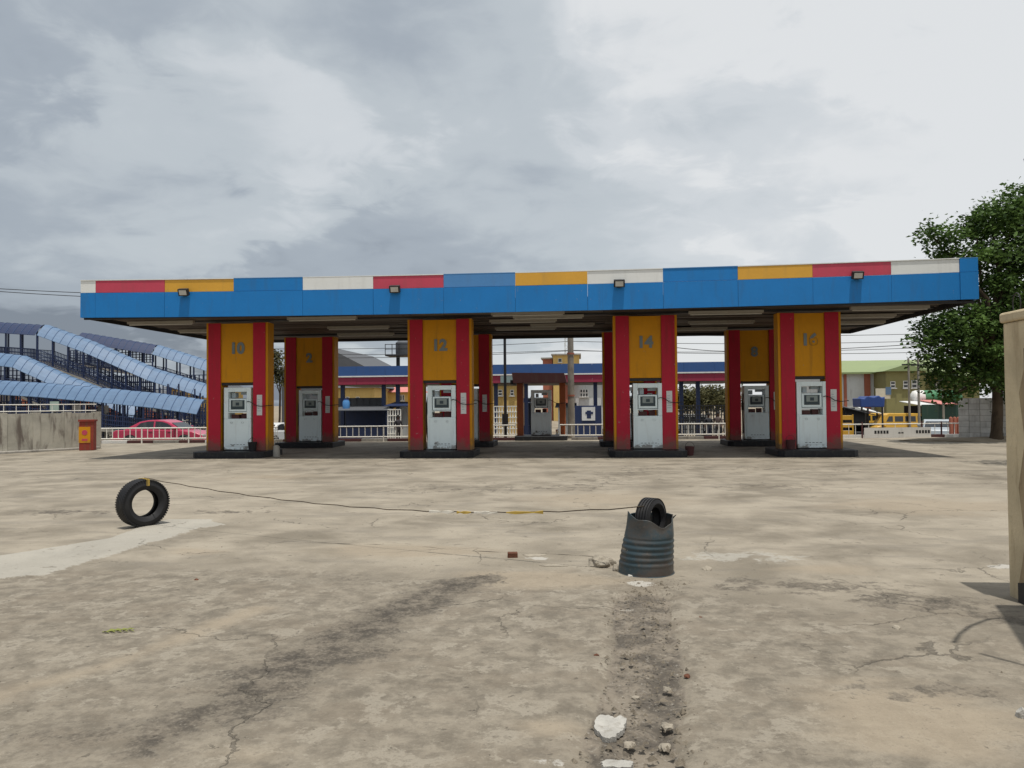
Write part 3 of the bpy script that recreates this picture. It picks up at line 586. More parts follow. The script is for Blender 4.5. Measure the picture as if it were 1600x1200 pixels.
# cut drum with a tyre stuck in it
dp = gp(1012, 901)
dr = thing('cut_oil_drum', 'dented dark blue oil drum with jagged cut rim holding a tyre', 'drum', (dp.x, dp.y+.22, -0.012), R(8))
DM = MB(); nseg, rows = 48, 60; HD = .62
for i in range(rows+1):
    v = i/rows; zz_ = v*HD
    for j in range(nseg):
        a = 2*math.pi*j/nseg
        rad = .276 - .052*v**1.2 + (.0045 if .16 < v < .60 else 0)*math.sin((v-.16)/.44*math.pi*2*5)
        rad += mnoise.noise((math.cos(a)*1.5, math.sin(a)*1.5, v*2.2))*.022*(.2+v)
        top = HD*(.93 + .035*mnoise.noise((math.cos(a)*2.3+4, math.sin(a)*2.3, 3.3)))
        da = (a-math.radians(-70)+math.pi) % (2*math.pi)-math.pi
        top -= .10*math.exp(-(da/.60)**2)                       # torn dip towards the camera's right
        da2 = (a-math.radians(-135)+math.pi) % (2*math.pi)-math.pi; top -= .015*math.exp(-(da2/.3)**2)
        da3 = (a-math.radians(180)+math.pi) % (2*math.pi)-math.pi; top += .05*math.exp(-(da3/.25)**2)
        zz2 = zz_ if v < .6 else .6*HD + (v-.6)/.4*(top-.6*HD)
        DM.v.append((rad*math.cos(a)+.062*v, rad*math.sin(a), zz2))
for i in range(rows):
    for j in range(nseg): DM.f.append((i*nseg+j, i*nseg+(j+1)%nseg, (i+1)*nseg+(j+1)%nseg, (i+1)*nseg+j))
sh = part(dr, 'shell', DM, M['drum'], True); sm = sh.modifiers.new('solid', 'SOLIDIFY'); sm.thickness = .006
part(dr, 'fill', MB().lathe([(0,.30),(.12,.31),(.235,.28),(.25,.0),(0,.0)], 24), M['stone'], True)
rim = MB()
for i in (0,): rim.tube([(.279*math.cos(2*math.pi*j/32), .279*math.sin(2*math.pi*j/32), .012) for j in range(33)], .008, 6, False)
part(dr, 'bottom_rim', rim, M['drum'], True)
part(dr, 'torn_flap', MB().add([(.265,-.02,.52),(.30,-.03,.575),(.325,.02,.57),(.275,.04,.53),(.265,-.02,.525),(.30,-.03,.58),(.325,.02,.575),(.275,.04,.535)], [(0,1,2,3),(7,6,5,4),(0,4,5,1),(1,5,6,2),(2,6,7,3),(3,7,4,0)]), M['drum'])
dt = link('worn_tyre', None); dt.location = (dp.x+.060, dp.y+.235, .525); dt.rotation_euler = (R(90), 0, R(56))
tag(dt, 'small worn tyre jammed upright in the cut oil drum', 'tyre'); part(dt, 'casing', tyre_mesh(.213, .118, .15), M['rubber'], True)
# rope with tape between the two
def lerp(a, b, q): return a + (b-a)*q
ra = Vector((tp.x+.02, tp.y+.02, .685)); rb = Vector((dp.x-.02, dp.y+.10, .665))
rp = []
for i in range(41):
    q = i/40; p = ra.lerp(rb, q); p.z -= .20*4*q*(1-q)*(1+.35*(q-.5)); p.z += .006*math.sin(i*2.1); rp.append(p)
single('barrier_rope', MB().tube(rp, .0058, 6), M['rope'], 'thin dark rope hung from the upright tyre to the drum', 'rope', smooth=True)
for q0, q1, mm, lb in ((.655,.70,'tapew','white tape scrap hanging on the rope, left one'),(.705,.73,'tape','narrow yellow tape scrap between the white scraps on the rope'),(.735,.775,'tapew','white tape scrap hanging on the rope, right one'),(.79,.85,'tape','wide yellow tape scrap on the rope near the drum')):
    pts = [rp[int(round((q0+(q1-q0)*k/4)*40))] if False else ra.lerp(rb, q0+(q1-q0)*k/4) for k in range(5)]; m = MB()
    for k, p in enumerate(pts):
        q = q0+(q1-q0)*k/4; zc = p.z - .20*4*q*(1-q)*(1+.35*(q-.5)); h = .014+.008*math.sin(k*2.3+q0*30)
        m.v += [(p.x, p.y-.012-.006*math.sin(k*3), zc-h), (p.x, p.y-.0115, zc+h*.6), (p.x, p.y+.010, zc+h*.6), (p.x, p.y+.012, zc-h*.8)]
    for k in range(4):
        for j in range(3): m.f.append((k*4+j, k*4+j+1, k*4+j+5, k*4+j+4))
    o = single('tape_scrap', m, M[mm], lb, 'tape', group='tape scraps on the rope')
    sm = o.modifiers.new('solid', 'SOLIDIFY'); sm.thickness = .002
def rock(rx, ry, rz, seed, sub=3, flat=0.25, amp=.35):
    bm = bmesh.new(); bmesh.ops.create_icosphere(bm, subdivisions=sub, radius=1)
    for v in bm.verts:
        n = 1 + amp*mnoise.fractal(v.co*1.3 + Vector((seed*3.1, seed, 0)), .9, 2.1, 4); v.co *= n
        v.co.x *= rx; v.co.y *= ry; v.co.z *= rz; v.co.z = max(v.co.z, -flat*rz)
    m = MB(); bm.verts.ensure_lookup_table(); m.v = [(v.co.x, v.co.y, v.co.z+flat*rz) for v in bm.verts]; m.f = [tuple(v.index for v in f.verts) for f in bm.faces]; bm.free(); return m
rocks = [(937,886,.135,.11,.085,'stone','largest grey rubble lump left of the oil drum'),(953,884,.06,.06,.07,'stone','small rubble lump between the largest lump and the drum'),(965,893,.055,.05,.06,'stone','rubble lump touching the foot of the oil drum'),(985,901,.04,.03,.025,'whitest','white mortar crumb at the base of the oil drum'),
  (1105,890,.07,.05,.03,'stone','pale flat stone on the ground right of the drum'),(1043,1078,.035,.025,.02,'stone','pale stone on the right edge of the filled trench'),(993,1090,.026,.022,.014,'stone','small pebble in the middle of the filled trench'),(1042,1137,.04,.036,.022,'stone','angular grey stone low in the filled trench'),(984,1165,.03,.03,.02,'stone','pebble near the white mortar slab'),(1040,1168,.04,.03,.018,'stone','flat pebble low on the right of the trench'),
  (1074,1056,.028,.02,.016,'brick','dark brown pebble right of the trench'),(1402,983,.035,.03,.028,'stone','pale pebble on the bare concrete at right'),(932,1024,.02,.02,.014,'brick','dark pebble left of the trench'),(1095,965,.018,.016,.014,'brick','tiny dark pebble right of the upper trench'),(1600,1122,.03,.03,.045,'whitest','white lump cut by the right edge of the picture'),(305,907,.03,.025,.02,'brick','dark pebble on the grey concrete below the upright tyre')]
for k, (px, py, a, b, c_, mm, lb) in enumerate(rocks):
    p = gp(px, py); o = single('stone', rock(a, b, c_, k+1, 3 if a > .04 else 2), M[mm], lb, 'stone', (p.x, p.y+b*.6, -.012), random.uniform(0, 6), 'loose stones on the forecourt')
def ragged(px, py, rx, ry, seed, h=.007, n=64):
    c = gp(px, py); poly = []
    for i in range(n):
        a = 2*math.pi*i/n; q = 1+.45*mnoise.fractal((math.cos(a)*1.1+seed*2.7, math.sin(a)*1.1, seed), 1.0, 2, 5); poly.append((rx*q*math.cos(a)+.25*rx*math.sin(a), ry*q*math.sin(a)))
    return c, MB().slab(poly, -.02, h)
for px, py, rx, ry, sd, mm, lb in ((954,1135,.085,.14,2,'whitest','ragged white mortar slab lying in the trench'),(965,1195,.07,.04,5,'whitest','white mortar slab at the bottom edge of the picture'),(835,868,.12,.07,3,'stone','thin white plaster flake behind the brick'),(865,884,.14,.05,7,'stone','long thin plaster flake in front of the brick')):
    c, m = ragged(px, py, rx, ry, sd); single('mortar_slab', m, M[mm], lb, 'mortar', (c.x, c.y, 0), 0, 'white mortar slabs on the ground')
p = gp(801, 871); single('brick', MB().box(-.055,.055,-.04,.05,-.01,.055), M['brick'], 'dark burnt brick lying on the open concrete left of the drum', 'brick', (p.x, p.y, 0), .12, bevel=.006)
p = gp(180, 988); tw = thing('fallen_twig', 'yellow-green leafy twig lying on the grey concrete at left', 'twig', (p.x, p.y, 0), .25)
part(tw, 'stem', MB().tube([(-.09,0,.008),(0,.01,.012),(.11,.02,.015)], .004, 6), M['twig'])
for k in range(9):
    x = -.08+.022*k; s_ = 1 if k % 2 else -1; part(tw, 'leaf', MB().add([(x,.004*s_,.012),(x+.02,.03*s_,.022),(x+.055,.04*s_,.010),(x+.03,.008*s_,.014)], [(0,1,2,3)]), M['twig'])
# grit
gv, gf = [], []; tet = np.array([(1,0,-.3),(-.6,.8,-.3),(-.6,-.8,-.3),(0,0,.8)])
for i in range(2600):
    if random.random() < .45:
        q = random.random(); base = gp(1005+random.gauss(0,8), 905+q*q*330); x, y = base.x+random.gauss(0,.17), base.y+random.gauss(0,.06); s_ = random.uniform(.004,.012)*(1 if random.random() < .9 else 2.2)
    elif random.random() < .35:
        q = random.random(); base = gp(745-480*q, 905+240*q); x, y = base.x+random.gauss(0,.2), base.y+random.gauss(0,.2); s_ = random.uniform(.003,.009)
    else: x, y = random.uniform(-6,4), random.uniform(3.2,12); s_ = random.uniform(.003,.010)*(1 if random.random() < .9 else 1.8)
    a = random.uniform(0,6.3); m = np.array([[math.cos(a),-math.sin(a),0],[math.sin(a),math.cos(a),0],[0,0,1]])
    b = len(gv); gv += ((tet*s_*np.array([random.uniform(.7,1.4),1,random.uniform(.5,1)])) @ m.T + np.array((x,y,-.002 if y > 8 else -.004))).tolist(); gf += [(b,b+1,b+3),(b+1,b+2,b+3),(b+2,b,b+3)]
g = MB(); g.v = gv; g.f = gf; o = link('loose_grit', g.mesh('loose_grit', M['grit'])); o['kind'] = 'stuff'; o['label'] = 'fine grit and crumbs scattered over the worn concrete'; o['category'] = 'grit'
# long jagged joint crack, a dark ribbon that also paints the rope's shadow
for pts in ([(420,850),(450,846),(540,850),(640,853),(760,862),(900,868),(960,872)],):
    P = []; 
    for a, b in zip(pts[:-1], pts[1:]):
        A_, B_ = gp(*a), gp(*b); n = max(3, int((B_-A_).length/.07)); P += [A_.lerp(B_, i/n) for i in range(n)]
    m = MB()
    for i, q in enumerate(P):
        d = (P[min(i+1,len(P)-1)]-P[max(i-1,0)]).normalized(); nn = Vector((-d.y, d.x, 0)); w_ = max(.0008, .004+.016*mnoise.noise((q.x*5, q.y*5, 2)))
        off = .035*mnoise.noise((q.x*4, q.y*4, 0)); zz_ = mnoise.fractal((q.x*.9, q.y*.9, .3), 1.0, 2.0, 4)*.006+.003
        for s_ in (-1, 1): v = q+nn*(off+s_*w_); m.v.append((v.x, v.y, zz_))
        if i: m.f.append((2*i-2, 2*i-1, 2*i+1, 2*i))
    link('crack', m.mesh('crack', M['crackshade']), fc)

# ------------------------------------------------------------------ gate pillar and gate roof at right
pp = gp(1577, 930)
gpil = thing('gate_pillar', 'tall beige rendered gate pillar with stained face at the right edge', 'pillar', (pp.x+.25, pp.y-.25, 0), 0)
m = MB(); prof = [(.25, -.05), (.25, 2.28)]
m.box(-.25,.25,-.18,.25,-.05,2.36); part(gpil, 'shaft', m, M['pillar'], bevel=.015)
part(gpil, 'cap', MB().box(-.272,.275,-.2,.272,2.362,2.45), M['pillar'], bevel=.02)
part(gpil, 'wire_loop', MB().tube([(-.20, .12+.06*math.cos(a), 2.52+.09*math.sin(a)) for a in [math.pi*1.9*i/14-.6 for i in range(15)]], .005, 6), M['wire'])
pm = MB(); ol = [(-.10,0.1),(.02,.5),(-.06,.95),(.05,1.35),(-.02,1.75),(.10,2.05),(.20,2.2),(.24,1.6),(.24,.1)]
pm.v = [(-.2535, -y_, z_) for y_, z_ in ol] + [(-.2505, -y_, z_) for y_, z_ in ol]; k = len(ol); pm.f = [tuple(range(k)), tuple(reversed(range(k, 2*k)))] + [(i, (i+1)%k, k+(i+1)%k, k+i) for i in range(k)]
pm.v = [(x, max(y_, -.178), z_) for x, y_, z_ in pm.v]; part(gpil, 'plaster_patch', pm, M['plast'], label='darker brown patched plaster')
part(gpil, 'base', MB().box(-.30,.20,-.27,.02,-.05,.16), M['dark'])
part(gpil, 'hinge', MB().tube([(-.26,-.1,1.95),(-.26,-.1,2.12)], .012, 8), M['dark'])
gr_ = thing('gate_roof', 'flat concrete roof over the gate beyond the right edge', 'roof', (4.6, 5.2, 0))
part(gr_, 'slab', MB().slab([(3.66,6.0),(3.14,4.5),(3.0,3.6),(6.6,3.6),(6.6,6.0)], 3.62, 3.78), M['conc'], world=True)
for x, y in ((6.3,5.8),(6.3,3.8)): part(gr_, 'post', MB().box(x-.1,x+.1,y-.1,y+.1,-.05,3.615), M['conc'], world=True)
for pts in ([(1490,1005),(1500,990),(1518,977),(1548,967)], [(1530,1021),(1565,1030),(1605,1040)]):
    q = [gp(*p_) + Vector((.07*3.2, -.19*3.2, 3.2)) for p_ in pts]; q.append(Vector((q[-1].x+.3, q[-1].y, 3.615)))
    part(gr_, 'cable', MB().tube(q, .016, 6), M['wire'], world=True)

# ------------------------------------------------------------------ boundary fence
def fy(x): return 35.0+.07*x
def fence(px0, px1, label, side='left', sp=.27, mat='rail', h=.70):
    a = at(px0, 690, 34).x; b = at(px1, 690, 35).x; n = max(2, int(round((b-a)/sp))); A_ = Vector((a, fy(a), 0)); B_ = Vector((b, fy(b), 0)); d = (B_-A_)
    t = thing('barrier_fence', label, 'fence', A_, 0, 'low white pipe fences along the road')
    ang = math.atan2(d.y, d.x); Lh = d.length; t.rotation_euler = (0, 0, ang)
    for zz_ in (h, .22): part(t, 'rail', MB().tube([(0,0,zz_),(Lh,0,zz_)], .028, 8), M[mat])
    vb = None; pb = None
    for i in range(n+1):
        x = Lh*i/n
        if i % 8 == 0:
            if pb is None: pb = MB().tube([(0,0,-.1),(0,0,h-.03)], .032, 8).mesh('post', M[mat])
            o = link('post', pb, t)
        else:
            if vb is None: vb = MB().tube([(0,0,.235),(0,0,h-.02)], .021, 6).mesh('bar', M[mat])
            o = link('bar', vb, t)
        o.location = (x, 0, 0)
    return t
fence(160, 350, 'low white pipe fence in front of the red car')
fence(426, 446, 'short white pipe fence seen between bays 10 and 2')
fence(520, 642, 'low white pipe fence between bay 2 and bay 12')
fence(766, 806, 'short white fence left of the brown-roofed pump shelter')
fence(874, 950, 'low white pipe fence right of the brown-roofed pump shelter')
fence(1052, 1146, 'low white pipe fence seen between bay 14 and bay 8')
# painted kerb under the fence
kb = link('kerb', None); kb['kind'] = 'structure'
x = -34.0; k = 0
kms = [MB().box(0,1.18,-.12,.12,-.12,.13).mesh('kerb_block', M[mm]) for mm in ('conc', 'brown', 'white')]
while x < 26:
    if not (-3.0 < x < -.9):
        o = link('kerb_block', kms[(0,1,2,1)[k % 4]], kb); o.location = (x, fy(x)+.30, 0); o.rotation_euler = (0,0,math.atan(.07))
    x += 1.2; k += 1
# right-hand pipe fence with board
def rfence():
    a = gp(1316, 687); b = gp(1512, 683); a.y = 35.6; b.y = 36.6; a.x = at(1316,687,35.6).x; b.x = at(1512,683,36.6).x
    t = thing('pipe_fence', 'rusty dark and white pipe fence beside the tree at right', 'fence', a, math.atan2(b.y-a.y, b.x-a.x)); Lh = (b-a).length
    for zz_ in (.62, -.02): part(t, 'rail', MB().tube([(0,0,zz_),(Lh,0,zz_)], .025, 8), M['rail'])
    n = 19
    for i in range(n+1):
        if .18*n < i < .70*n and i % 4: continue
        big = i % 3 == 0; part(t, 'post' if big else 'bar', MB().tube([(Lh*i/n,0,-.15 if big else 0),(Lh*i/n,0,.72 if big else .61)], .035 if big else .015, 8), M['brown' if i % 3 == 0 else 'rail'])
    bd = part(t, 'board', MB().box(Lh*.17, Lh*.70, -.05, -.02, -.06, .46), M['white'])
    pr = MB()
    for c0 in (.25, .44, .58):
        for k in range(5 if c0 != .44 else 2): pr.box(Lh*c0+k*.14, Lh*c0+k*.14+.10, -.054, -.0505, .19, .33 if c0 != .44 else .25)
    part(bd, 'print', pr, M['dark'])['kind'] = 'stuff'
rfence()

# ------------------------------------------------------------------ brown-roofed pump shelter further back
c0 = at(846, 640, 35.6); sh_ = thing('pump_shelter', 'small open shelter with brown sheet roof on two orange posts', 'shelter', (c0.x, 35.6, 0))
part(sh_, 'roof', MB().prism([(-1.22,2.62),(1.20,2.62),(1.08,3.04),(-1.28,3.08)], -1.0, 1.0), M['brown'])
for s_ in (-1, 1): part(sh_, 'post', MB().box(s_*.98-.14, s_*.98+.14, -.25, .25, .18, 2.615), M['orange'])
part(sh_, 'gutter', MB().box(-1.36,-1.22,-.9,.9,2.55,2.75), M['dark'])
o = link('pump_island', isl_me); o.location = (c0.x, 35.6, 0); bev(o, .02); tag(o, 'dark island under the brown-roofed shelter', 'island', 'black pump islands')
d = copy_tree(prot); d.location = (c0.x, 35.5, .2); d['label'] = 'grey fuel dispenser under the small brown-roofed shelter'

# ------------------------------------------------------------------ vehicles
def wheel(t, x, y, r, s_):
    w = link('wheel', None, t); w.location = (x, y, r); w.rotation_euler = (R(90), 0, 0)
    part(w, 'tyre', MB().lathe([(r*.62,-.09),(r*.9,-.1),(r,-.07),(r,.07),(r*.9,.1),(r*.62,.09)], 28, closed=True), M['rubber'], True)
    m = MB().lathe([(0,-.06*s_),(r*.14,-.062*s_),(r*.2,-.05*s_)], 16).lathe([(r*.54,-.085*s_),(r*.63,-.09*s_),(r*.63,.05*s_)], 28)
    for k in range(7):
        a = 2*math.pi*k/7; m.bar((r*.12*math.cos(a), r*.12*math.sin(a), -.06*s_), (r*.58*math.cos(a), r*.58*math.sin(a), -.075*s_), r*.13, .03)
    part(w, 'rim', m, M['rim']); part(w, 'hub_back', MB().lathe([(0,.0),(r*.62,.0)], 20), M['dark'])
def vehicle(name, label, cat, loc, rz, paintm, kind='sedan'):
    t = thing(name, label, cat, loc, rz)
    if kind == 'sedan':
        hw, belt, roofz, r = .88, .90, 1.45, .325; xw = (-1.36, 1.36)
        low = [(-2.28,.42),(-2.30,.62),(-2.24,.84),(-2.10,.93),(-1.55,.965),(1.05,.93),(1.75,.84),(2.16,.70),(2.28,.52),(2.24,.30),(2.05,.22),(-2.10,.24)]
        cab = [(-1.72,.93),(-1.42,1.10),(-.95,1.36),(-.55,1.44),(-.1,1.46),(.25,1.42),(.55,1.32),(1.20,.92)]
        wins = [[(-1.18,1.02),(-.88,1.30),(-.52,1.375),(-.22,1.385),(-.22,.99)], [(-.14,.985),(-.14,1.385),(.20,1.355),(.46,1.27),(.92,.965)]]; scr = [((.62,1.30),(1.14,.955)), ((-1.02,1.335),(-1.56,1.03))]; pil = .14
    else:
        hw, belt, roofz, r = .86, 1.05, 1.95, .33; xw = (-1.35, 1.30)
        low = [(-2.15,.38),(-2.18,.9),(-2.12,1.06),(1.72,1.06),(2.05,.98),(2.16,.75),(2.16,.35),(2.0,.26),(-2.0,.28)]
        cab = [(-2.12,1.055),(-2.00,1.80),(-1.85,1.92),(1.00,1.95),(1.28,1.85),(1.74,1.06)]
        wins = [[(-1.92,1.34),(-1.86,1.72),(-1.2,1.74),(-1.2,1.34)],[(-1.06,1.34),(-1.06,1.74),(-.22,1.74),(-.22,1.34)],[(-.06,1.34),(-.06,1.74),(.60,1.74),(.60,1.34)],[(.76,1.34),(.76,1.74),(1.06,1.74),(1.30,1.34)]]; scr = [((1.24,1.80),(1.66,1.14)), ((-2.00,1.74),(-2.10,1.14))]; pil = .07
    def yw(z_): return hw if z_ <= belt else hw*(1-pil*(z_-belt)/(roofz-belt))-.0
    m = MB(); b = bev(part(t, 'body', m.prism(low, -hw, hw), paintm), .05, 3)
    m = MB(); n = len(cab); m.v = [(x, -yw(z_)+.02, z_) for x, z_ in cab] + [(x, yw(z_)-.02, z_) for x, z_ in cab]
    m.f = [tuple(range(n)), tuple(reversed(range(n, 2*n)))] + [(i, n+i, n+(i+1)%n, (i+1)%n) for i in range(n)]
    bev(part(t, 'cabin', m, paintm), .035, 2)
    for wv in wins:
        for s_ in (-1, 1):
            k = len(wv); mm = MB(); mm.v = [(x, s_*(yw(z_)-.015), z_) for x, z_ in wv] + [(x, s_*(yw(z_)-.03), z_) for x, z_ in wv]
            mm.f = [tuple(range(k)), tuple(reversed(range(k,2*k)))] + [(i, (i+1)%k, k+(i+1)%k, k+i) for i in range(k)]; part(t, 'side_window', mm, M['glass'])
    for (xa, za), (xb, zb) in scr:
        s_ = 1 if xb > 0 else -1; dx = .012*s_; mm = MB(); mm.v = [(xa+dx,-yw(za)+.12,za+.012),(xa+dx,yw(za)-.12,za+.012),(xb+dx,yw(zb)-.08,zb+.012),(xb+dx,-yw(zb)+.08,zb+.012)]; mm.f = [(0,1,2,3)]
        o = part(t, 'windscreen' if s_ > 0 else 'rear_window', mm, M['glass']); q = o.modifiers.new('s', 'SOLIDIFY'); q.thickness = .012
    for x in xw:
        for s_ in (-1, 1):
            part(t, 'wheel_arch', MB().lathe([(0,0),(r+.05,0),(r+.05,-.02),(0,-.02)], 24, Matrix.Translation((x, s_*(hw+.004), r)) @ Matrix.Rotation(R(90)*s_, 4, 'X')), M['dark'])
            wheel(t, x, s_*(hw-.03), r, s_*-1 if False else (1 if s_ < 0 else -1)*-1)
    fx, bx = max(x for x, _ in low), min(x for x, _ in low)
    for s_ in (-1, 1):
        part(t, 'headlight', MB().box(fx-.20, fx-.02, s_*.66-.16, s_*.66+.16, .56, .70), M['lens'], bevel=.02); part(t, 'tail_light', MB().box(bx-.012, bx+.12, s_*.68-.15, s_*.68+.15, .68, .84), M['bred'], bevel=.02)
        for hx in ((-.32,.62) if kind == 'sedan' else (.6,)): part(t, 'door_handle', MB().box(hx-.10, hx+.06, s_*(hw+.002)-.012, s_*(hw+.002)+.012, .80, .83), M['dark'])
        part(t, 'mirror', MB().box(.78 if kind == 'sedan' else 1.35, .95 if kind == 'sedan' else 1.5, min(s_*(hw-.01), s_*(hw+.17)), max(s_*(hw-.01), s_*(hw+.17)), .98, 1.11), paintm, bevel=.03)
        for hx in (-.18, .86) if kind == 'sedan' else (.68,): part(t, 'door_seam', MB().box(hx-.008, hx+.008, s_*(hw+.001)-.003, s_*(hw+.001)+.003, .36, .92), M['dark'])
    part(t, 'bumper', MB().box(fx-.10, fx+.03, -hw+.06, hw-.06, .30, .46), paintm, bevel=.03); part(t, 'bumper', MB().box(bx-.05, bx+.10, -hw+.06, hw-.06, .32, .50), paintm, bevel=.03)
    part(t, 'number_plate', MB().box(bx-.058, bx-.052, -.25, .25, .52, .64), M['white'])
    return t
ca = at(259, 690, 38.9); vehicle('parked_car', 'red saloon car parked behind the low white fence at left', 'car', (ca.x, 38.9, gz(38.9)), R(2), M['carred']).scale = (1.06, 1, 1)
cb_ = at(1403, 660, 59); mbus = vehicle('minibus', 'yellow minibus with dark windows beyond the right-hand fence', 'minibus', (cb_.x, 59, gz(59)), math.pi, M['busyel'], 'van'); mbus.scale = (.88, 1, 1)
cb_ = at(1464, 672, 50.3); vehicle('parked_car', 'silver car behind the pipe fence near the tree', 'car', (cb_.x, 50.3, gz(50.3)+.02), R(70), M['carsil'])
cb_ = at(1407, 640, 66); vehicle('parked_car', 'pale car far behind the yellow minibus', 'car', (cb_.x, 70, gz(70)), R(170), M['carwhite'])
cb_ = at(430, 670, 48); vehicle('parked_car', 'white car seen between bays 10 and 2', 'car', (cb_.x, 48, gz(48)+.02), R(80), M['carwhite'])
cb_ = at(915, 650, 60); vehicle('parked_car', 'white car under the bus terminal right of the concrete pole', 'car', (cb_.x, 62, gz(62)), R(10), M['carwhite'])
cb_ = at(1090, 650, 62); vehicle('minibus', 'white minibus behind the grid fence beyond bay 14', 'minibus', (cb_.x, 66, gz(66)), 0, M['carwhite'], 'van')

cb_ = at(1352, 655, 66); vehicle('minibus', 'second yellow minibus half hidden behind the dark stall', 'minibus', (cb_.x, 66, gz(66)), math.pi+.1, M['busyel'], 'van').scale = (.9, 1, 1)
# ------------------------------------------------------------------ left boundary wall, signs
wa, wb = gp(-130, 716), gp(152, 701); wa = Vector((-23.4, 22.5, 0)); wb = Vector((gp(152,701).x, gp(152,701).y, 0)); wd = wb-wa; Lw = wd.length
wl = thing('boundary_wall', 'stained grey concrete boundary wall at far left', 'wall', wa, math.atan2(wd.y, wd.x))
nb = 7
for k in range(nb):
    x0, x1 = Lw*k/nb, Lw*(k+1)/nb; part(wl, 'wall_bay', MB().box(x0+.13, x1-.13, 0, .2, -.1, 1.46), M['wallc']); part(wl, 'wall_pier', MB().box(x1-.128, x1+.128, -.04, .24, -.1, 1.5), M['wallc'])
part(wl, 'footing', MB().box(0, Lw, -.25, -.003, -.1, .09), M['conc'], bevel=.03)
for k in range(38):
    if k % 2 == 0: part(wl, 'railing_bar', MB().tube([(Lw*k/38,.1,1.45),(Lw*k/38,.1,1.82)], .012, 6), M['rail'])
for zz_ in (1.55, 1.80): part(wl, 'railing', MB().tube([(0,.1,zz_),(Lw,.1,zz_)], .018, 6), M['rail'])
bp = gp(132, 704); bx_ = thing('pump_cabinet', 'weathered red and yellow box standing in front of the boundary wall', 'cabinet', (bp.x, bp.y+.2, 0), R(20))
part(bx_, 'body', MB().box(-.26,.26,-.2,.2,.0,1.12), M['rustred'], bevel=.02); part(bx_, 'panel', MB().box(-.27,.14,-.212,-.202,.3,.92), M['yel']); part(bx_, 'side', MB().box(-.275,-.262,-.18,.18,.3,.95), M['yel'])
part(bx_, 'top', MB().box(-.29,.29,-.23,.23,1.123,1.2), M['rustred']); part(bx_, 'emblem', MB().lathe([(0,0),(.10,0),(.10,.006),(0,.006)], 16, Matrix.Translation((-.06,-.214,.7)) @ Matrix.Rotation(R(90),4,'X')).box(-.16,.04,-.217,-.213,.38,.46), M['bred'])
# dark gate post + green sign above wall
sp_ = at(85, 640, 32); sg = thing('small_sign', 'small pale green sign board above the boundary wall', 'sign', (sp_.x, 32, 0)); part(sg, 'board', MB().box(-.2,.2,-.02,.02,1.52,1.95), paint('pale green sign', (.33,.43,.38), .5)); part(sg, 'post', MB().tube([(0,.04,-.1),(0,.04,1.9)], .03, 8), M['dark'])

# ------------------------------------------------------------------ footbridge with covered ramps
def ramp(fb, pts, Y, deck=True, dh=2.5, sp=.82, back=False, rail=True):
    P = [at(px, py, Y) for px, py in pts]            # eave line of the roof
    seg = []; 
    for a, b in zip(P[:-1], P[1:]):
        n = max(1, int(round((b-a).length/sp))); seg += [(a.lerp(b, i/n), a.lerp(b, (i+1)/n)) for i in range(n)]
    prof = [(-1.36, -.10), (-1.08, .24), (-.78, .56), (-.46, .86), (-.15, 1.03), (.4, 1.05), (1.2, .78)]
    posts = None
    for i, (a, b) in enumerate(seg):
        m = MB()
        for q in (a, b):
            for yy, zz_ in prof: m.v.append((q.x + (.012 if q is a else -.012), q.y+yy+1.3, q.z+zz_))
            for yy, zz_ in prof: m.v.append((q.x + (.012 if q is a else -.012), q.y+yy+1.3, q.z+zz_-.04))
        k = len(prof)
        for j in range(k-1): m.f += [(j, j+1, 2*k+j+1, 2*k+j), (k+j, 3*k+j, 3*k+j+1, k+j+1)]
        m.f += [(0, 2*k, 3*k, k), (k-1, 2*k-1, 4*k-1, 3*k-1)] + [(j, k+j, k+j+1, j+1) for j in range(k-1)] + [(2*k+j, 2*k+j+1, 3*k+j+1, 3*k+j) for j in range(k-1)]
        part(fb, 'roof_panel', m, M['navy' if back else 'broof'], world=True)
        rb_ = MB()
        for j in range(k-1): rb_.bar((b.x, b.y+prof[j][0]+1.3, b.z+prof[j][1]+.015), (b.x, b.y+prof[j+1][0]+1.3, b.z+prof[j+1][1]+.015), .04)
        part(fb, 'roof_rib', rb_, M['ribblue'], world=True)
        if i % 2 == 0:
            for yy, zt2 in ((.05, -.05), (2.4, .6)): part(fb, 'post', MB().bar((a.x, a.y+yy, a.z+zt2), (a.x, a.y+yy, a.z-dh), .13), M['navy'], world=True)
    if deck:
        m = MB(); e = [(p.x, p.z-dh) for p in P]; poly = e + [(x, z_-.28) for x, z_ in reversed(e)]
        part(fb, 'deck', m.prism(poly, Y-.02, Y+2.5), M['conc'], world=True)
    if rail:
        for yy in (0., 2.45):
            m = MB()
            for a, b in seg:
                for h in (.02, .35, .7, 1.1): m.bar((a.x, a.y+yy, a.z-dh+h), (b.x, b.y+yy, b.z-dh+h), .06)
                for q in (.2, .4, .6, .8, 1.0): c_ = a.lerp(b, q); m.bar((c_.x, c_.y+yy, c_.z-dh), (c_.x, c_.y+yy, c_.z-dh+1.1), .045)
            part(fb, 'railing', m, M['navy'], world=True)['kind'] = 'stuff'
fb = thing('footbridge', 'blue-roofed steel footbridge with stacked covered ramps at left', 'footbridge', (at(150,640,66).x, 66, 0))
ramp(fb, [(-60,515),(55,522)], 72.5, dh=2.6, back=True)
ramp(fb, [(58,522),(130,548),(230,592),(335,624)], 70, dh=2.6)
ramp(fb, [(-70,562),(20,572),(95,606),(165,632),(208,652)], 66, dh=2.3)
ramp(fb, [(-70,610),(60,618),(160,627),(240,635),(308,645)], 60, dh=2.2)
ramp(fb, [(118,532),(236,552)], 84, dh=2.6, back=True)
ramp(fb, [(238,552),(335,582)], 84, dh=2.6)
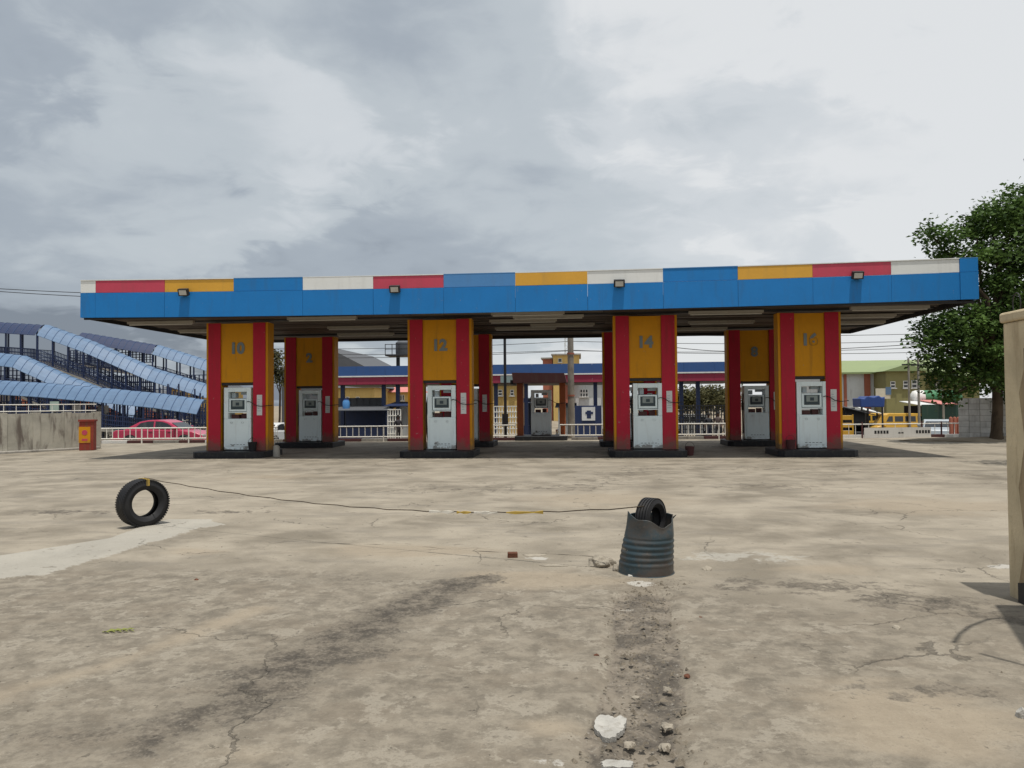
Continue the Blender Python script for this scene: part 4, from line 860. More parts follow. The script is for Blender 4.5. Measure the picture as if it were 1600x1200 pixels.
for px, py, Y, w_ in ((112,628,63,.6),(152,628,61.5,.5),(75,640,67,.5),(30,640,67,.5),(200,640,68,.5),(262,640,72,.5),(0,600,73,.6),(300,640,73,.5)):
    p = at(px, py, Y); part(fb, 'pier', MB().box(p.x-w_/2, p.x+w_/2, Y+.4, Y+1.2, -1.5, p.z-.3), M['conc'], world=True)
for k in range(90):
    px = -40+k*4.2; Y = 61.5 + (k % 4)*3.5; p = at(px, 640, Y); part(fb, 'lower_post', MB().bar((p.x, Y, -1.4), (p.x, Y, random.uniform(1.8,3.6)), .10), M['navy'], world=True)
for k, (px0, px1, py0, py1, Y) in enumerate(((-60,120,566,600,73.4),(90,240,575,612,73.6),(150,330,588,640,75),(-60,100,628,665,68),(150,330,645,668,69),(110,240,548,566,86))):
    a, b = at(px0, py0, Y), at(px1, py1, Y); m = MB(); n = int((b.x-a.x)/.42)
    for i in range(n+1): x = a.x+(b.x-a.x)*i/n; m.bar((x, Y, b.z), (x, Y, a.z), .09)
    for i in range(6): z_ = a.z+(b.z-a.z)*i/5; m.bar((a.x, Y-.08, z_), (b.x, Y-.08, z_), .08)
    part(fb, 'screen', m, M['navy'], world=True)['kind'] = 'stuff'
for (x0, y0), (x1, y1), Y in (((45,563),(165,622),69.8),((270,655),(330,690),66)):
    a, b = at(x0, y0, Y), at(x1, y1, Y); n = 14
    for i in range(n):
        q = a.lerp(b, i/n); r_ = a.lerp(b, (i+1)/n); part(fb, 'stair_step', MB().box(q.x, r_.x-.02, Y-.3, Y+1.4, r_.z-.25, q.z), M['cblock'], world=True)

# ------------------------------------------------------------------ bus terminal canopy
Yt = 56.0
def tz(py): return at(830, py, Yt).z
bt0, bt1 = at(512, 590, Yt).x, at(1166, 590, Yt).x
bt = thing('terminal_canopy', 'long bus terminal canopy with blue and red fascia behind the station', 'canopy', ((bt0+bt1)/2, Yt, 0))
npn = 14
zB0, zB1, zR0, zR1 = tz(584), tz(569), tz(598), tz(586.5)
for k in range(npn):
    a = bt0+(bt1-bt0)*k/npn; b = bt0+(bt1-bt0)*(k+1)/npn
    part(bt, 'blue_panel', MB().box(a+.006, b-.006, Yt, Yt+.1, zB0, zB1), M['bus_blue'], world=True); part(bt, 'red_panel', MB().box(a+.006, b-.006, Yt+.05, Yt+.15, zR0, zR1), M['bus_red'], world=True)
part(bt, 'white_line', MB().box(bt0, bt1, Yt-.02, Yt+.09, zB0-.10, zB0-.004), M['white'], world=True)
part(bt, 'roof', MB().box(bt0, bt1, Yt+.16, Yt+9, zB0-.1, zB1-.1), M['greyroof'], world=True)
part(bt, 'soffit', MB().box(bt0+.1, bt1-.1, Yt+.3, Yt+8.8, zR0-.02, zR0+.08), M['dark'], world=True)
part(bt, 'sign_panel', MB().box(at(782,590,Yt).x, at(827,590,Yt).x, Yt-.03, Yt+.045, zR0+.02, zR1-.03), paint('grey green sign', (.20,.26,.26), .5), world=True)
for px in (536, 600, 622, 700, 775, 822, 930, 1000, 1064, 1090, 1150):
    p = at(px, 600, Yt+1); part(bt, 'post', MB().box(p.x-.14, p.x+.14, Yt+.8, Yt+1.08, -1.5, zR0-.03), M['navy'], world=True)

# ------------------------------------------------------------------ buildings behind
def house(name, label, px0, px1, pyT, Y, depth, wall, roof=None, rpx=None, wins=(), pyB=None, flat=.25, cat='house', rz=0, extra=None):
    a, b = at(px0, pyT, Y), at(px1, pyT, Y); zt_ = (a.z+b.z)/2; t = thing(name, label, cat, ((a.x+b.x)/2, Y, 0))
    part(t, 'wall', MB().box(a.x, b.x, Y, Y+depth, -1.5, zt_), M[wall], world=True)
    if roof == 'flat': part(t, 'roof', MB().box(a.x-.3, b.x+.3, Y-.3, Y+depth+.3, zt_+.003, zt_+flat), M['conc'], world=True)
    elif roof:
        kind, mm, py = roof; zr = at((px0+px1)/2, py, Y+depth/2 if kind == 'hip' else Y).z
        if kind == 'hip': m = MB().add([(a.x-.5,Y-.5,zt_+.003),(b.x+.5,Y-.5,zt_+.003),(b.x+.5,Y+depth+.5,zt_+.003),(a.x-.5,Y+depth+.5,zt_+.003),(a.x+(b.x-a.x)*.18,Y+depth/2,zr),(b.x-(b.x-a.x)*.18,Y+depth/2,zr)], [(3,2,1,0),(0,1,5,4),(1,2,5),(2,3,4,5),(3,0,4)])
        else: m = MB().prism([(a.x-.4,zt_+.003),(b.x+.4,zt_+.003),((a.x+b.x)/2,zr)], Y-.4, Y+depth+.4)
        part(t, 'roof', m, M[mm], world=True)
    for wpx0, wpx1, wpy0, wpy1, nx_, ny_ in wins:
        A_, B_ = at(wpx0, wpy0, Y), at(wpx1, wpy1, Y); w = part(t, 'window', MB().box(A_.x, B_.x, Y-.03, Y-.002, B_.z, A_.z), M['white'], world=True)
        for i in range(nx_):
            for j in range(ny_):
                dx, dz = (B_.x-A_.x)/nx_, (A_.z-B_.z)/ny_; part(w, 'pane', MB().box(A_.x+dx*i+.06, A_.x+dx*(i+1)-.06, Y-.045, Y-.031, B_.z+dz*j+.06, B_.z+dz*(j+1)-.06), M['glass'], world=True)
        part(w, 'sill', MB().box(A_.x-.1, B_.x+.1, Y-.16, Y-.0305, B_.z-.10, B_.z-.003), M['cblock'], world=True)
    return t
house('yellow_house', 'low yellow house under the terminal canopy left of bay 12', 520, 585, 606, 80, 10, 'yhouse', ('hip','greyroof',596), wins=((556,562,620,628,1,1),(540,546,620,628,1,1)))
house('pink_roofed_house', 'cream house with pink sheet roof left of bay 12', 566, 642, 613, 86, 8, 'yhouse', ('hip','pinkroof',597), wins=((590,598,617,626,2,1),(625,632,617,626,2,1)))
house('gabled_hall', 'large hall with dark grey gable roof above the terminal canopy', 440, 575, 578, 105, 25, 'greyroof', ('gable','greyroof',540))
house('yellow_block', 'yellow block with small windows left of the brown shelter', 769, 815, 600, 72, 8, 'yhouse', 'flat', wins=((778,785,609,618,1,2),(797,803,609,618,1,2)))
house('white_block', 'white two storey block right of the concrete pole', 897, 960, 596, 74, 9, 'whouse', 'flat', wins=((906,919,608,620,3,2),(941,953,608,620,3,2)))
house('terracotta_block', 'dark terracotta building edge left of the concrete pole', 878, 896, 598, 73, 6, 'terra', 'flat')
house('tall_block', 'distant ochre block rising above the terminal canopy', 864, 905, 555, 130, 12, 'yhouse', 'flat', wins=((872,878,560,566,1,1),))
house('roof_room', 'brown stair room stepped beside the distant ochre block', 848, 863, 561, 131, 8, 'terra', 'flat')
house('footbridge_house', 'yellow house seen under the footbridge roofs', 262, 332, 606, 95, 9, 'yhouse', ('hip','greyroof',592), wins=((275,284,612,622,2,1),(300,309,612,622,2,1)))
house('shop_row', 'long dim shop row behind the footbridge ramps', -60, 250, 618, 100, 9, 'terra', ('hip','greyroof',606), cat='shop', wins=[(20+i*30, 34+i*30, 624, 634, 2, 1) for i in range(7)])
hs = house('green_roofed_hall', 'long pale hall with sloping green roof at right', 1296, 1378, 582, 78, 14, 'whouse', None, wins=((1366,1380,592,605,3,3),), cat='hall')
A_, B_ = at(1290, 582, 77.4), at(1450, 565, 84)
part(hs, 'roof', MB().add([(A_.x,77.4,A_.z),(B_.x+1,77.4,A_.z),(B_.x+1,86,B_.z+.3),(A_.x,86,B_.z+.3),(A_.x,77.4,A_.z-.18),(B_.x+1,77.4,A_.z-.18),(B_.x+1,86,B_.z),(A_.x,86,B_.z)], [(0,1,2,3),(7,6,5,4),(0,4,5,1),(1,5,6,2),(2,6,7,3),(3,7,4,0)]), M['groof'], world=True)
for p0, p1 in ((1350,1359),(1318,1322)): part(hs, 'pilaster', MB().box(at(p0,590,78).x, at(p1,590,78).x, 77.85, 77.998, -.1, at(1350,583,78).z), M['terra'], world=True)
hg = house('olive_house', 'olive gabled house with small windows at right', 1384, 1446, 580, 75, 10, 'olive', ('gable','groof',569), wins=((1391,1399,596,606,1,2),(1411,1419,595,606,1,2),(1424,1433,594,606,1,2)))
house('olive_annexe', 'olive building partly hidden behind the tree', 1447, 1530, 588, 80, 9, 'olive', ('hip','groof',574), wins=((1458,1468,598,608,2,1),(1500,1512,598,608,2,1)))
# stalls, walls and clutter beyond the road
def stall(label, px0, px1, py0, py1, Y, wallm, roofm, d=2.5, slope=.0, name='market_stall', cat='stall'):
    a, b = at(px0, py0, Y), at(px1, py1, Y); t = thing(name, label, cat, ((a.x+b.x)/2, Y, 0))
    z1 = a.z
    part(t, 'back_wall', MB().box(a.x+.05, b.x-.05, Y+d-.1, Y+d, -1.5, z1-.06), M[wallm], world=True)
    for x in (a.x+.05, b.x-.05): part(t, 'post', MB().box(x-.05, x+.05, Y-.02, Y+.08, -1.5, z1-.06), M[wallm], world=True)
    part(t, 'counter', MB().box(a.x+.12, b.x-.12, Y+.1, Y+.6, -1.5, .0), M[wallm], world=True)
    m = MB(); zb = z1+slope; m.v = [(a.x-.2,Y-.5,z1-.05),(b.x+.2,Y-.5,z1-.05+slope),(b.x+.2,Y+d+.2,z1+.25+slope),(a.x-.2,Y+d+.2,z1+.25),(a.x-.2,Y-.5,z1),(b.x+.2,Y-.5,z1+slope),(b.x+.2,Y+d+.2,z1+.3+slope),(a.x-.2,Y+d+.2,z1+.3)]
    m.f = [(3,2,1,0),(4,5,6,7),(0,1,5,4),(1,2,6,5),(2,3,7,6),(3,0,4,7)]; part(t, 'awning', m, M[roofm], world=True); return t
stall('dark navy kiosk row with grey sheet roof left of bay 12', 520, 605, 641, 662, 54.0, 'navy', 'greyroof', 3)
t = thing('sheet_wall', 'grey corrugated sheet wall above the navy kiosk row', 'wall', (at(565,630,58.5).x, 58.5, 0)); a, b = at(522,622,58.5), at(603,641,58.5)
n = 40
for k in range(16):
    x0 = a.x+(b.x-a.x)*k/16; x1 = a.x+(b.x-a.x)*(k+1)/16; part(t, 'sheet', MB().box(x0, x1-.01, 58.5+(k%2)*.05, 58.6+(k%2)*.05, -1.5, a.z), M['greyroof'], world=True)
wt = thing('water_barrel', 'blue and white plastic barrel on the kiosk roof', 'barrel', (at(533,632,53.8).x, 55, tz(640)+.06)); part(wt, 'body', MB().lathe([(0,0),(.24,0),(.26,.1),(.26,.6),(.2,.72),(.1,.75),(0,.75)], 16), M['blue2'], True); part(wt, 'lid', MB().lathe([(0,.75),(.18,.75),(.16,.84),(0,.84)], 16), M['tarp'], True)
stall('pale lit shop front between bay 2 and bay 12', 606, 640, 634, 662, 55, 'whouse', 'navy', 3)
t = thing('poster_kiosk', 'navy kiosk with a pale framed poster right of the concrete pole', 'kiosk', (at(918,650,55).x, 55, 0)); a, b = at(898,634,55), at(940,660,55)
part(t, 'body', MB().box(a.x, b.x, 55, 56.5, -1.5, a.z), M['navy'], world=True); A_, B_ = at(909,636,55), at(930,657,55); ps = part(t, 'poster', MB().box(A_.x, B_.x, 54.95, 54.998, B_.z, A_.z), M['plate'], world=True)
part(ps, 'figure', MB().box(A_.x+.35, A_.x+.65, 54.94, 54.949, B_.z+.15, A_.z-.25).box(A_.x+.25, A_.x+.8, 54.93, 54.9395, B_.z+.45, B_.z+.62), M['navy'], world=True)
stall('pale stall with dark goods left of the brown shelter posts', 815, 832, 628, 662, 58, 'navy', 'tarp', 2)
stall('white-walled stall seen left of the concrete pole', 872, 897, 636, 664, 57, 'whouse', 'greyroof', 2)
# white lattice gates
def lattice(label, px0, px1, py0, py1, Y, m='rail', cols_=9, rows_=6):
    a, b = at(px0, py0, Y), at(px1, py1, Y); t = thing('lattice_gate', label, 'gate', ((a.x+b.x)/2, Y, 0)); z0 = -.8; z1 = a.z
    for i in range(cols_+1): x = a.x+(b.x-a.x)*i/cols_; part(t, 'upright', MB().box(x-.035, x+.035, Y-.03, Y+.03, -1.5, z1), M[m], world=True)
    for j in range(rows_+1): z_ = z0+(z1-z0)*j/rows_; part(t, 'crossbar', MB().box(a.x, b.x, Y-.065, Y-.032, z_-.03, z_+.03), M[m], world=True)
    return t
lattice('white lattice gate left of the brown pump shelter', 772, 810, 635, 664, 52.5)
lattice('dark grid fence beyond the road between bay 14 and bay 8', 1058, 1148, 634, 664, 53, 'dark', 22, 7)
lattice('white lattice gate of the shop between bay 2 and bay 12', 606, 626, 640, 664, 53.6, 'rail', 5, 5)
# right-hand market
ds = stall('dark stall with slanted black awning beyond the right fence', 1320, 1358, 636, 668, 52.5, 'dark', 'dark', 2.5, -.5)
part(ds, 'side_cloth', MB().box(at(1319,640,52.5).x, at(1352,640,52.5).x, 52.6, 52.66, -1.4, at(1340,641,52.5).z), M['dark'], world=True)
stall('stall with pale pink cloth awning left of the minibus', 1352, 1372, 640, 664, 59.5, 'dark', 'plate', 2, -.3)
stall('open stall with long white awning below the green tank', 1438, 1468, 633, 662, 58.5, 'dark', 'plate', 3)
stall('stall with faded red awning right of the white awning', 1469, 1488, 631, 662, 58.2, 'dgreen', 'pinkroof', 3)
t = thing('tarp_pile', 'bundle of goods under a blue tarpaulin above the dark stall', 'tarpaulin', (at(1357,628,57).x, 57, 0)); a, b = at(1341,620,57), at(1374,636,57)
part(t, 'cover', MB().prism([(-.82,b.z),(-.86,a.z-.1),(-.55,a.z-.14),(-.35,a.z+.05),(.1,a.z-.05),(.45,a.z+.08),(.62,a.z-.08),(.86,a.z-.02),(.80,b.z)], -.8, .8), M['tarp'], bevel=.06)
for x in (-.7, .7): part(t, 'leg', MB().box(x-.05,x+.05,-.7,-.6,-1.4,b.z+.02), M['dark'])
t = thing('signboard', 'cream signboard on a post above the minibus', 'sign', (at(1384,615,60).x, 60, 0)); a, b = at(1368,607,60), at(1391,623,60)
part(t, 'board', MB().box(a.x, b.x, 59.95, 60.02, b.z, a.z), paint('cream sign', (.55,.52,.42), .6), world=True); part(t, 'blue_corner', MB().box(b.x-.35, b.x+.05, 59.93, 59.949, b.z+.3, a.z+.1), M['broof'], world=True); part(t, 'post', MB().tube([((a.x+b.x)/2,60.06,-1.4),((a.x+b.x)/2,60.06,a.z)], .06, 8), M['white'], world=True)
a, b = at(1425,621,62), at(1500,621,62); t = thing('storage_tank', 'horizontal green storage tank with white end behind the tree', 'tank', ((a.x+b.x)/2, 62, 0)); rT = abs(at(1460,610,62).z-at(1460,632,62).z)/2; Lt = (b.x-a.x)/2
rot = Matrix.Translation((0,0,a.z)) @ Matrix.Rotation(R(90),4,'Y')
part(t, 'shell', MB().lathe([(rT,-Lt*.55),(rT,Lt*.85),(rT*.9,Lt*.95),(rT*.6,Lt*1.02),(0,Lt*1.05)], 28, rot), M['green'], True)
part(t, 'end_cap', MB().lathe([(0,-Lt*1.05),(rT*.6,-Lt*1.02),(rT*.9,-Lt*.95),(rT,-Lt*.85),(rT,-Lt*.553)], 28, rot), M['white'], True)
for s_ in (-.5, .5): part(t, 'saddle', MB().box(s_*Lt*1.2-.15, s_*Lt*1.2+.15, -.6, .6, -1.4, a.z-rT*.6), M['dark'])
single('hoarding', MB().box(at(1440,640,58).x, at(1512,640,58).x, 57.95, 58.05, -.1, at(1470,632,58).z), M['dgreen'], 'dark green sheet hoarding below the tank', 'fence')
t = thing('yellow_crate', 'yellow crate stand at the left end of the right-hand fence', 'crate', (at(1322,675,36.9).x, 36.9, 0))
for zz_ in (.1, .45, .8): part(t, 'tray', MB().box(-.26,.26,-.2,.2,zz_,zz_+.2), M['busyel'], bevel=.01)
for x in (-.24, .24): part(t, 'upright', MB().box(x-.03,x+.03,-.215,-.203,0,1.05), M['busyel'])
for k, px in enumerate((1486, 1492, 1498)): 
    p = at(px, 670, 41.5); single('red_post', MB().lathe([(0,0),(.09,0),(.09,1.25),(.07,1.33),(0,1.36)], 12), M['terra'], f'{["left","middle","right"][k]} one of three red posts behind the fence near the block wall', 'post', (p.x, 41.5, gz(41.5)+.01), 0, 'red posts behind the fence', smooth=True)
p = at(1340, 668, 42); hl = thing('wheel_stack', 'red and black tyre stack behind the right-hand fence', 'tyres', (p.x, 42, gz(42)+.02))
for k in range(3): part(hl, 'tyre', MB().lathe([(.2,.02),(.3,.0),(.34,.05),(.34,.15),(.3,.2),(.2,.18)], 20, Matrix.Translation((0,0,k*.2)), True), M['rubber'], True)

# concrete block wall under the tree
wa, wb = at(1500, 684, 35.5), at(1600, 684, 33.5); wa.z = wb.z = 0; wd = wb-wa; Lw = wd.length; tb = thing('block_wall', 'pale block wall behind the tree trunk at right', 'wall', wa, math.atan2(wd.y, wd.x))
bm_ = MB().box(.008,.442,-.11,.11,.008,.245).mesh('block', M['limew']); rows_, colz = 7, int(Lw/.45)
part(tb, 'mortar', MB().box(0, colz*.45, -.09, .09, -.1, rows_*.25), M['conc'])
for j in range(rows_):
    for i in range(colz):
        o = link('block', bm_, tb); o.location = (i*.45+(.0 if j % 2 else .0), random.uniform(-.006,.006), j*.25)
sb = at(1545, 693, 33); single('soil_bank', rock(4.2, 1.0, .22, 9, 4, .3, .3), M['dirt'], 'low brown soil bank under the tree', 'soil', (sb.x+1.0, 33.4, -.12), .1)

# ------------------------------------------------------------------ poles, tower, tank stand, cables
p = at(893, 690, 36.7); cp = thing('utility_pole', 'pale concrete utility pole behind the brown shelter', 'pole', (p.x, 36.7, 0))
part(cp, 'shaft', MB().lathe([(0,-.1),(.17,-.1),(.125,7.2),(0,7.2)], 14), M['pole'], True); part(cp, 'crossarm', MB().box(-.8,.8,-.2,-.13,6.9,7.0), M['dark'])
for zz_ in (2.0, 4.0): part(cp, 'band', MB().lathe([(.168,zz_),(.176,zz_),(.176,zz_+.08),(.168,zz_+.08)], 14), M['terra'])
p = at(790, 690, 36.3); dp_ = thing('lamp_pole', 'thin dark steel pole left of the brown shelter', 'pole', (p.x, 36.3, 0)); part(dp_, 'shaft', MB().lathe([(0,-.1),(.075,-.1),(.06,6.8),(0,6.8)], 10), M['dark'], True); part(dp_, 'meter_box', MB().box(-.14,.14,-.22,-.07,.6,1.2), M['dark']); part(dp_, 'arm', MB().tube([(0,0,6.7),(-.2,-.1,6.9),(-.5,-.2,6.95)], .04, 8), M['dark'])
for px, Y, lb in ((1436,54,'thin pole left of the tree by the olive house'),(1421,58,'thin wooden pole in front of the olive house'),(1474,57,'thin pole in front of the green tank')):
    p = at(px, 640, Y); h = at(px, 560 if px < 1470 else 585, Y).z; q = thing('service_pole', lb, 'pole', (p.x, Y, 0), 0, 'thin poles by the right-hand houses'); part(q, 'shaft', MB().lathe([(0,-1.5),(.09,-1.5),(.07,h),(0,h)], 10), M['pole'], True); part(q, 'crossarm', MB().box(-.5,.5,-.13,-.07,h-.5,h-.4), M['dark'])
p = at(888, 560, 160); zt_ = at(888, 520, 160).z+6; tw_ = thing('telecom_mast', 'pale lattice telecom mast above the distant ochre block', 'mast', (p.x, 160, 0)); m = MB()
for sx in (-.8, .8):
    for sy in (-.8, .8): m.bar((sx, sy, 0), (sx*.7, sy*.7, zt_), .16)
n = 16
for k in range(n): z0, z1 = zt_*k/n, zt_*(k+1)/n; m.bar((-.8,-.8,z0),(.8,-.8,z1),.09); m.bar((.8,-.8,z0),(-.8,-.8,z1),.09)
part(tw_, 'lattice', m, M['whouse']); part(tw_, 'antenna', MB().box(-.9,-.6,-1.1,-.9,zt_-5,zt_-2).box(.6,.9,-1.1,-.9,zt_-5,zt_-2), M['white'])
p = at(622, 560, 64); Zp = at(622, 557, 64).z; ts = thing('tank_stand', 'dark water tank on a tall steel platform above the terminal canopy', 'water tank', (p.x, 64, 0))
part(ts, 'column', MB().tube([(0,0,-1.5),(0,0,Zp)], .16, 10), M['dark']); part(ts, 'platform', MB().box(-.9,1.2,-.9,.9,Zp,Zp+.12), M['dark'])
part(ts, 'tank', MB().lathe([(0,Zp+.13),(.62,Zp+.13),(.64,Zp+.3),(.64,Zp+1.15),(.4,Zp+1.35),(.15,Zp+1.42),(0,Zp+1.42)], 20, Matrix.Translation((.45,0,0))), M['greyroof'], True); rl = MB()
for zz_ in (.45, .85): rl.bar((-.88,-.88,Zp+.12+zz_),(1.18,-.88,Zp+.12+zz_),.05)
for x in (-.88, -.3, .3, 1.15): rl.bar((x,-.88,Zp+.12),(x,-.88,Zp+1.0),.05)
part(ts, 'guard_rail', rl, M['dark'])
def cable(pts, label, Y, r_=.022):
    P = [at(px, py, Y) for px, py in pts]; Q = []
    for a, b in zip(P[:-1], P[1:]):
        for i in range(10): q = i/10; c_ = a.lerp(b, q); c_.z -= .25*4*q*(1-q)*min(1, (b-a).length/30); Q.append(c_)
    Q.append(P[-1]); single('power_line', MB().tube(Q, r_, 5), M['wire'], label, 'cable', group='overhead power lines')
cable([(-120,443),(330,462)], 'upper power line meeting the left end of the canopy', 45)
cable([(-120,446),(330,470)], 'lower power line meeting the left end of the canopy', 45)
for py0, py1, lb in ((534,512,'topmost power line above the terminal canopy'),(545,523,'second power line from the top above the terminal canopy'),(552,541,'third power line from the top above the terminal canopy'),(559,533,'lowest power line above the terminal canopy')):
    cable([(420,py0),(893,(py0+py1)/2-3+(py0-534)*.2),(1500,py1+8)], lb, 62)
cable([(1040,541),(1110,548),(1180,549),(1480,534)], 'sagging black service cable seen beside bay 14', 50)

# ------------------------------------------------------------------ people
def person(label, px, py, Y, top, trousers, h=1.7, rz=0, sit=False):
    p = at(px, py, Y); t = thing('person', label, 'person', (p.x, Y, gz(Y)+.02), rz)
    J = dict(pel=(0,0,.95), chest=(0,-.01,1.28), neck=(0,0,1.46), head=(0,-.02,1.60), hs=(0,0,1.68), lk=(-.10,-.05,.50), rk=(.10,.02,.50), la=(-.11,0,.08), ra=(.11,.06,.08), lt=(-.11,-.14,.04), rt=(.11,-.08,.04), ls=(-.18,0,1.38), rs=(.18,0,1.38), le=(-.24,.02,1.10), re=(.24,-.04,1.10), lh=(-.24,-.10,.86), rh=(.22,-.16,.90), lhip=(-.09,0,.90), rhip=(.09,0,.90))
    rad = dict(pel=.13, chest=.145, neck=.06, head=.095, hs=.08, lk=.065, rk=.065, la=.045, ra=.045, lt=.04, rt=.04, ls=.07, rs=.07, le=.045, re=.045, lh=.035, rh=.035, lhip=.10, rhip=.10)
    E_ = [('pel','chest'),('chest','neck'),('neck','head'),('head','hs'),('pel','lhip'),('lhip','lk'),('lk','la'),('la','lt'),('pel','rhip'),('rhip','rk'),('rk','ra'),('ra','rt'),('chest','ls'),('ls','le'),('le','lh'),('chest','rs'),('rs','re'),('re','rh')]
    ks = list(J); me = bpy.data.meshes.new('body'); sc = h/1.72; me.from_pydata([tuple(c_*sc for c_ in J[k]) for k in ks], [(ks.index(a), ks.index(b)) for a, b in E_], [])
    o = link('body', me, t); s_ = o.modifiers.new('skin', 'SKIN'); sv = me.skin_vertices[0].data if me.skin_vertices else None
    if sv is None:
        bm = bmesh.new(); bm.from_mesh(me); bm.verts.layers.skin.verify(); bm.to_mesh(me); bm.free(); sv = me.skin_vertices[0].data
    for i, k in enumerate(ks): sv[i].radius = (rad[k]*sc, rad[k]*sc*.8); sv[i].use_root = k == 'pel'
    o.modifiers.new('sub', 'SUBSURF').levels = 1; o.modifiers['sub'].render_levels = 2
    mt = NT('clothed body '+label[:12]); sx = t and mt.N.new('ShaderNodeSeparateXYZ'); mt.L.new(mt.obj, sx.inputs[0]); zc = sx.outputs[2]
    c_ = mt.mix(mt.step(zc, .93*sc, .95*sc), trousers, top); c_ = mt.mix(mt.step(zc, 1.44*sc, 1.455*sc), c_, (.08,.042,.028)); ax = mt.math('ABSOLUTE', sx.outputs[0])
    arm = mt.math('MULTIPLY', mt.step(ax, .19*sc, .20*sc), mt.step(zc, 1.16*sc, 1.14*sc)); c_ = mt.mix(mt.math('MULTIPLY', arm, mt.step(zc, .7, .75)), c_, (.08,.042,.028)); c_ = mt.mix(mt.step(zc, .10, .08), c_, (.02,.018,.016))
    o.data.materials.append(mt.done(c_, .8)); part(t, 'hair', MB().lathe([(0,1.735*sc),(.06*sc,1.725*sc),(.10*sc,1.66*sc),(.102*sc,1.61*sc),(.09*sc,1.60*sc)], 14, Matrix.Translation((0,.01,0))), M['hair'], True)
person('left person behind the fence between bays 14 and 8, in a dark top', 1107, 660, 40.5, (.02,.022,.03), (.04,.045,.07), 1.62, .3)
person('right person behind the fence between bays 14 and 8, in a brown top', 1122, 660, 39.5, (.10,.075,.07), (.03,.03,.035), 1.66, -.5)
person('person in dark clothes behind the fence just left of bay 12', 622, 660, 42, (.03,.025,.03), (.05,.04,.035), 1.66, .8)

# ------------------------------------------------------------------ trees
def tree(label, base, blobs, trunk_r, leafm, nclump, leaf=.2, per=16, fork=2.4, cr_=.34, name='shade_tree', group=None, seed=3):
    rg = np.random.default_rng(seed); t = thing(name, label, 'tree', base, 0, group); b0 = Vector(base)
    top = Vector((base[0]+.15, base[1]+.1, fork)); part(t, 'trunk', MB().tube([b0+Vector((0,0,-.15)), b0+Vector((.03,0,.4)), b0.lerp(top,.5)+Vector((.05,.03,0)), top], [trunk_r*1.35, trunk_r, trunk_r*.9, trunk_r*.85], 12), M['bark'], True, world=True)
    V = []; tot = sum(r_[3]*r_[4]*r_[5] for r_ in blobs)**1.0; cents = []
    for k, (x, y, z_, rx, ry, rz_) in enumerate(blobs):
        c_ = Vector((x, y, z_)); mid_ = top.lerp(c_, .5)+Vector((rg.normal()*.25, rg.normal()*.25, .25))
        part(t, 'limb', MB().tube([top-Vector((0,0,.1)), mid_, c_], [trunk_r*.55, trunk_r*.35, trunk_r*.12], 8), M['bark'], True, world=True)
        n = max(8, int(nclump*(rx*ry*rz_)**.67/sum((q[3]*q[4]*q[5])**.67 for q in blobs)))
        d_ = rg.normal(size=(n,3)); d_ /= np.linalg.norm(d_, axis=1)[:,None]; rad = rg.uniform(.25,1,size=(n,1))**.45
        cents.append(np.array((x,y,z_)) + d_*rad*np.array((rx,ry,rz_)))
    Cn = np.concatenate(cents); nC = len(Cn); sz = rg.uniform(.6,1.25,size=(nC,1,1))
    L_ = Cn[:,None,:] + rg.normal(size=(nC,per,3))*np.array((1,1,.62))*cr_*sz; L_ = L_.reshape(-1,3); n = len(L_)
    dirs = rg.normal(size=(n,3))*np.array((1,1,.45)) + np.array((0,0,-.15)); dirs /= np.linalg.norm(dirs, axis=1)[:,None]
    nrm = rg.normal(size=(n,3))*.55 + np.array((0,0,1.0)); sd = np.cross(dirs, nrm); sd /= np.linalg.norm(sd, axis=1)[:,None]+1e-9
    ln = leaf*rg.uniform(.6,1.25,size=(n,1)); wd_ = ln*.30; upv = np.cross(sd, dirs)
    v0 = L_; v1 = L_+dirs*ln*.5+sd*wd_+upv*ln*.07; v2 = L_+dirs*ln; v3 = L_+dirs*ln*.5-sd*wd_+upv*ln*.07
    vs = np.stack([v0,v1,v2,v3],1).reshape(-1,3) - np.array(base); fs = np.arange(n*4).reshape(n,4)
    me = bpy.data.meshes.new('crown'); me.vertices.add(len(vs)); me.vertices.foreach_set('co', vs.astype(np.float32).ravel()); me.loops.add(n*4); me.loops.foreach_set('vertex_index', fs.ravel().astype(np.int32))
    me.polygons.add(n); me.polygons.foreach_set('loop_start', np.arange(0,n*4,4,dtype=np.int32)); me.polygons.foreach_set('loop_total', np.full(n,4,dtype=np.int32)); me.update(calc_edges=True); me.materials.append(leafm)
    o = link('crown', me, t); o['kind'] = 'stuff'; return t
def pb(px, py, Y, rx, ry, rz_): p = at(px, py, Y); return (p.x, p.y, p.z, rx, ry, rz_)
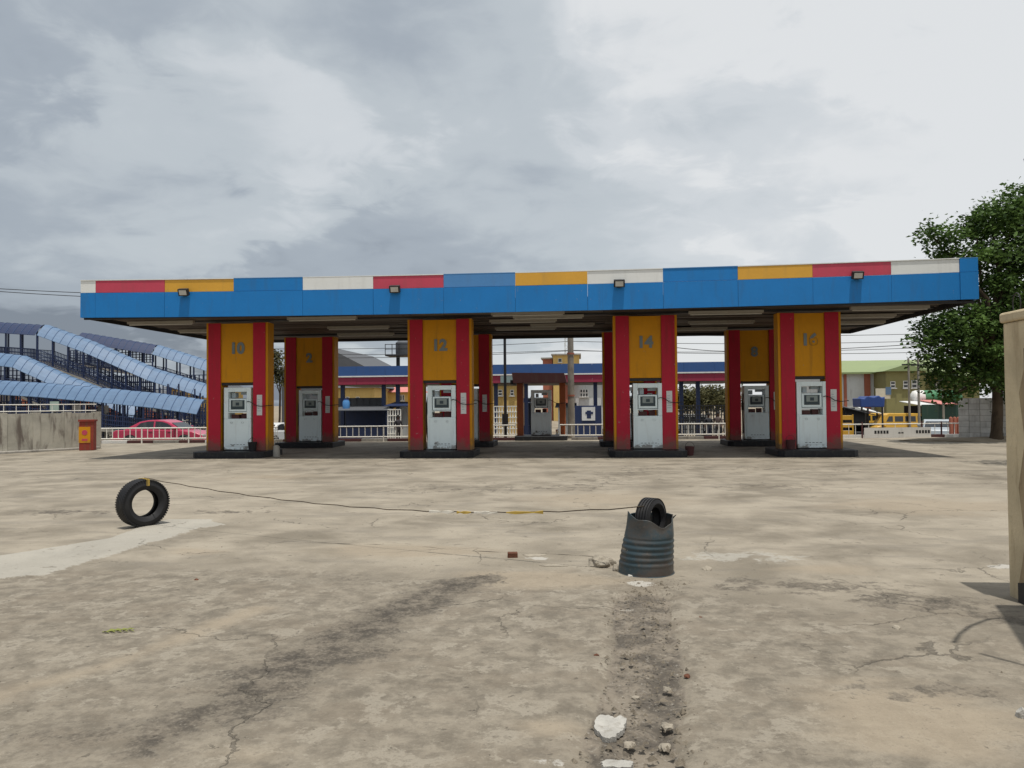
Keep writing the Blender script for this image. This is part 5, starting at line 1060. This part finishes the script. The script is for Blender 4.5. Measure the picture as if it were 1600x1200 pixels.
Bt = [pb(1458,370,31.5,.62,.7,.48), pb(1492,372,31.5,.35,.5,.42), pb(1525,356,32.5,.55,.8,.45), pb(1550,345,32.5,.8,1.0,.6), pb(1590,325,33,1.3,1.6,.9), pb(1660,330,33,2,2,1.2), pb(1520,402,32,1.2,1.3,.32), pb(1470,400,31.5,.5,.5,.15), pb(1580,400,33,1.6,1.8,1.4), pb(1660,420,33,2.2,2.2,2.2), pb(1560,470,32.5,1.0,1.7,1.3),
   pb(1500,500,32,1.5,1.6,.7), pb(1465,540,31.5,.95,1.2,.9), pb(1525,545,32.5,1.5,1.8,1.0), pb(1470,585,31.5,.55,.8,.6), pb(1525,595,32,1.0,1.2,.5), pb(1590,560,33,1.6,1.8,1.4), pb(1560,520,34,1.6,1.5,1.2), pb(1486,618,31.5,.30,.4,.35), pb(1590,610,33,.8,1,.6)]
p = gp(1562, 690); tree('large dark leafy tree at the right edge beside the canopy', (p.x, 32.6, 0), Bt, .22, M['leaf'], 1350, .20, 32, 2.6, .26)
Bo = [(14.2,18.0,5.6,1.8,1.8,1.2),(12.8,18.6,6.6,1.2,1.2,.8),(12.0,20.4,6.0,1.0,1.0,.6),(15.5,20.0,7.0,2.2,2.2,1.5),(11.2,17.3,5.2,.5,.8,.35),(16.5,17.5,6.0,2,2,1.4)]
tree('spreading tree beyond the right edge shading the forecourt', (15.2,18.8,0), Bo, .2, M['leaf'], 900, .15, 18, 3.2, .36, seed=8)
p = at(434, 640, 58); tree('slender tree seen in the gap right of bay 10', (p.x,58,-1.2), [pb(433,570,58,.55,.6,.8), pb(437,590,58,.5,.5,.7), pb(430,555,58,.35,.4,.4)], .09, M['leaf2'], 90, .25, 14, 2.6, .25, 'slender_tree', seed=5)
for k, (px, lb) in enumerate(((1072,'bushy brown tree left in the gap between bay 14 and bay 8'),(1102,'bushy brown tree in the middle of the gap between bay 14 and bay 8'),(1132,'bushy brown tree right in the gap between bay 14 and bay 8'))):
    p = at(px, 640, 76+k*2); Y = 76+k*2; tree(lb, (p.x,Y,-1.3), [pb(px-6,620,Y,1.2,1.2,.9), pb(px+8,617,Y,1.3,1.2,.8), pb(px,630,Y,1.6,1.2,.8)], .14, M['leaf2'], 150, .36, 14, 1.6, .4, 'bushy_tree', 'bushy trees beyond the terminal', 20+k)
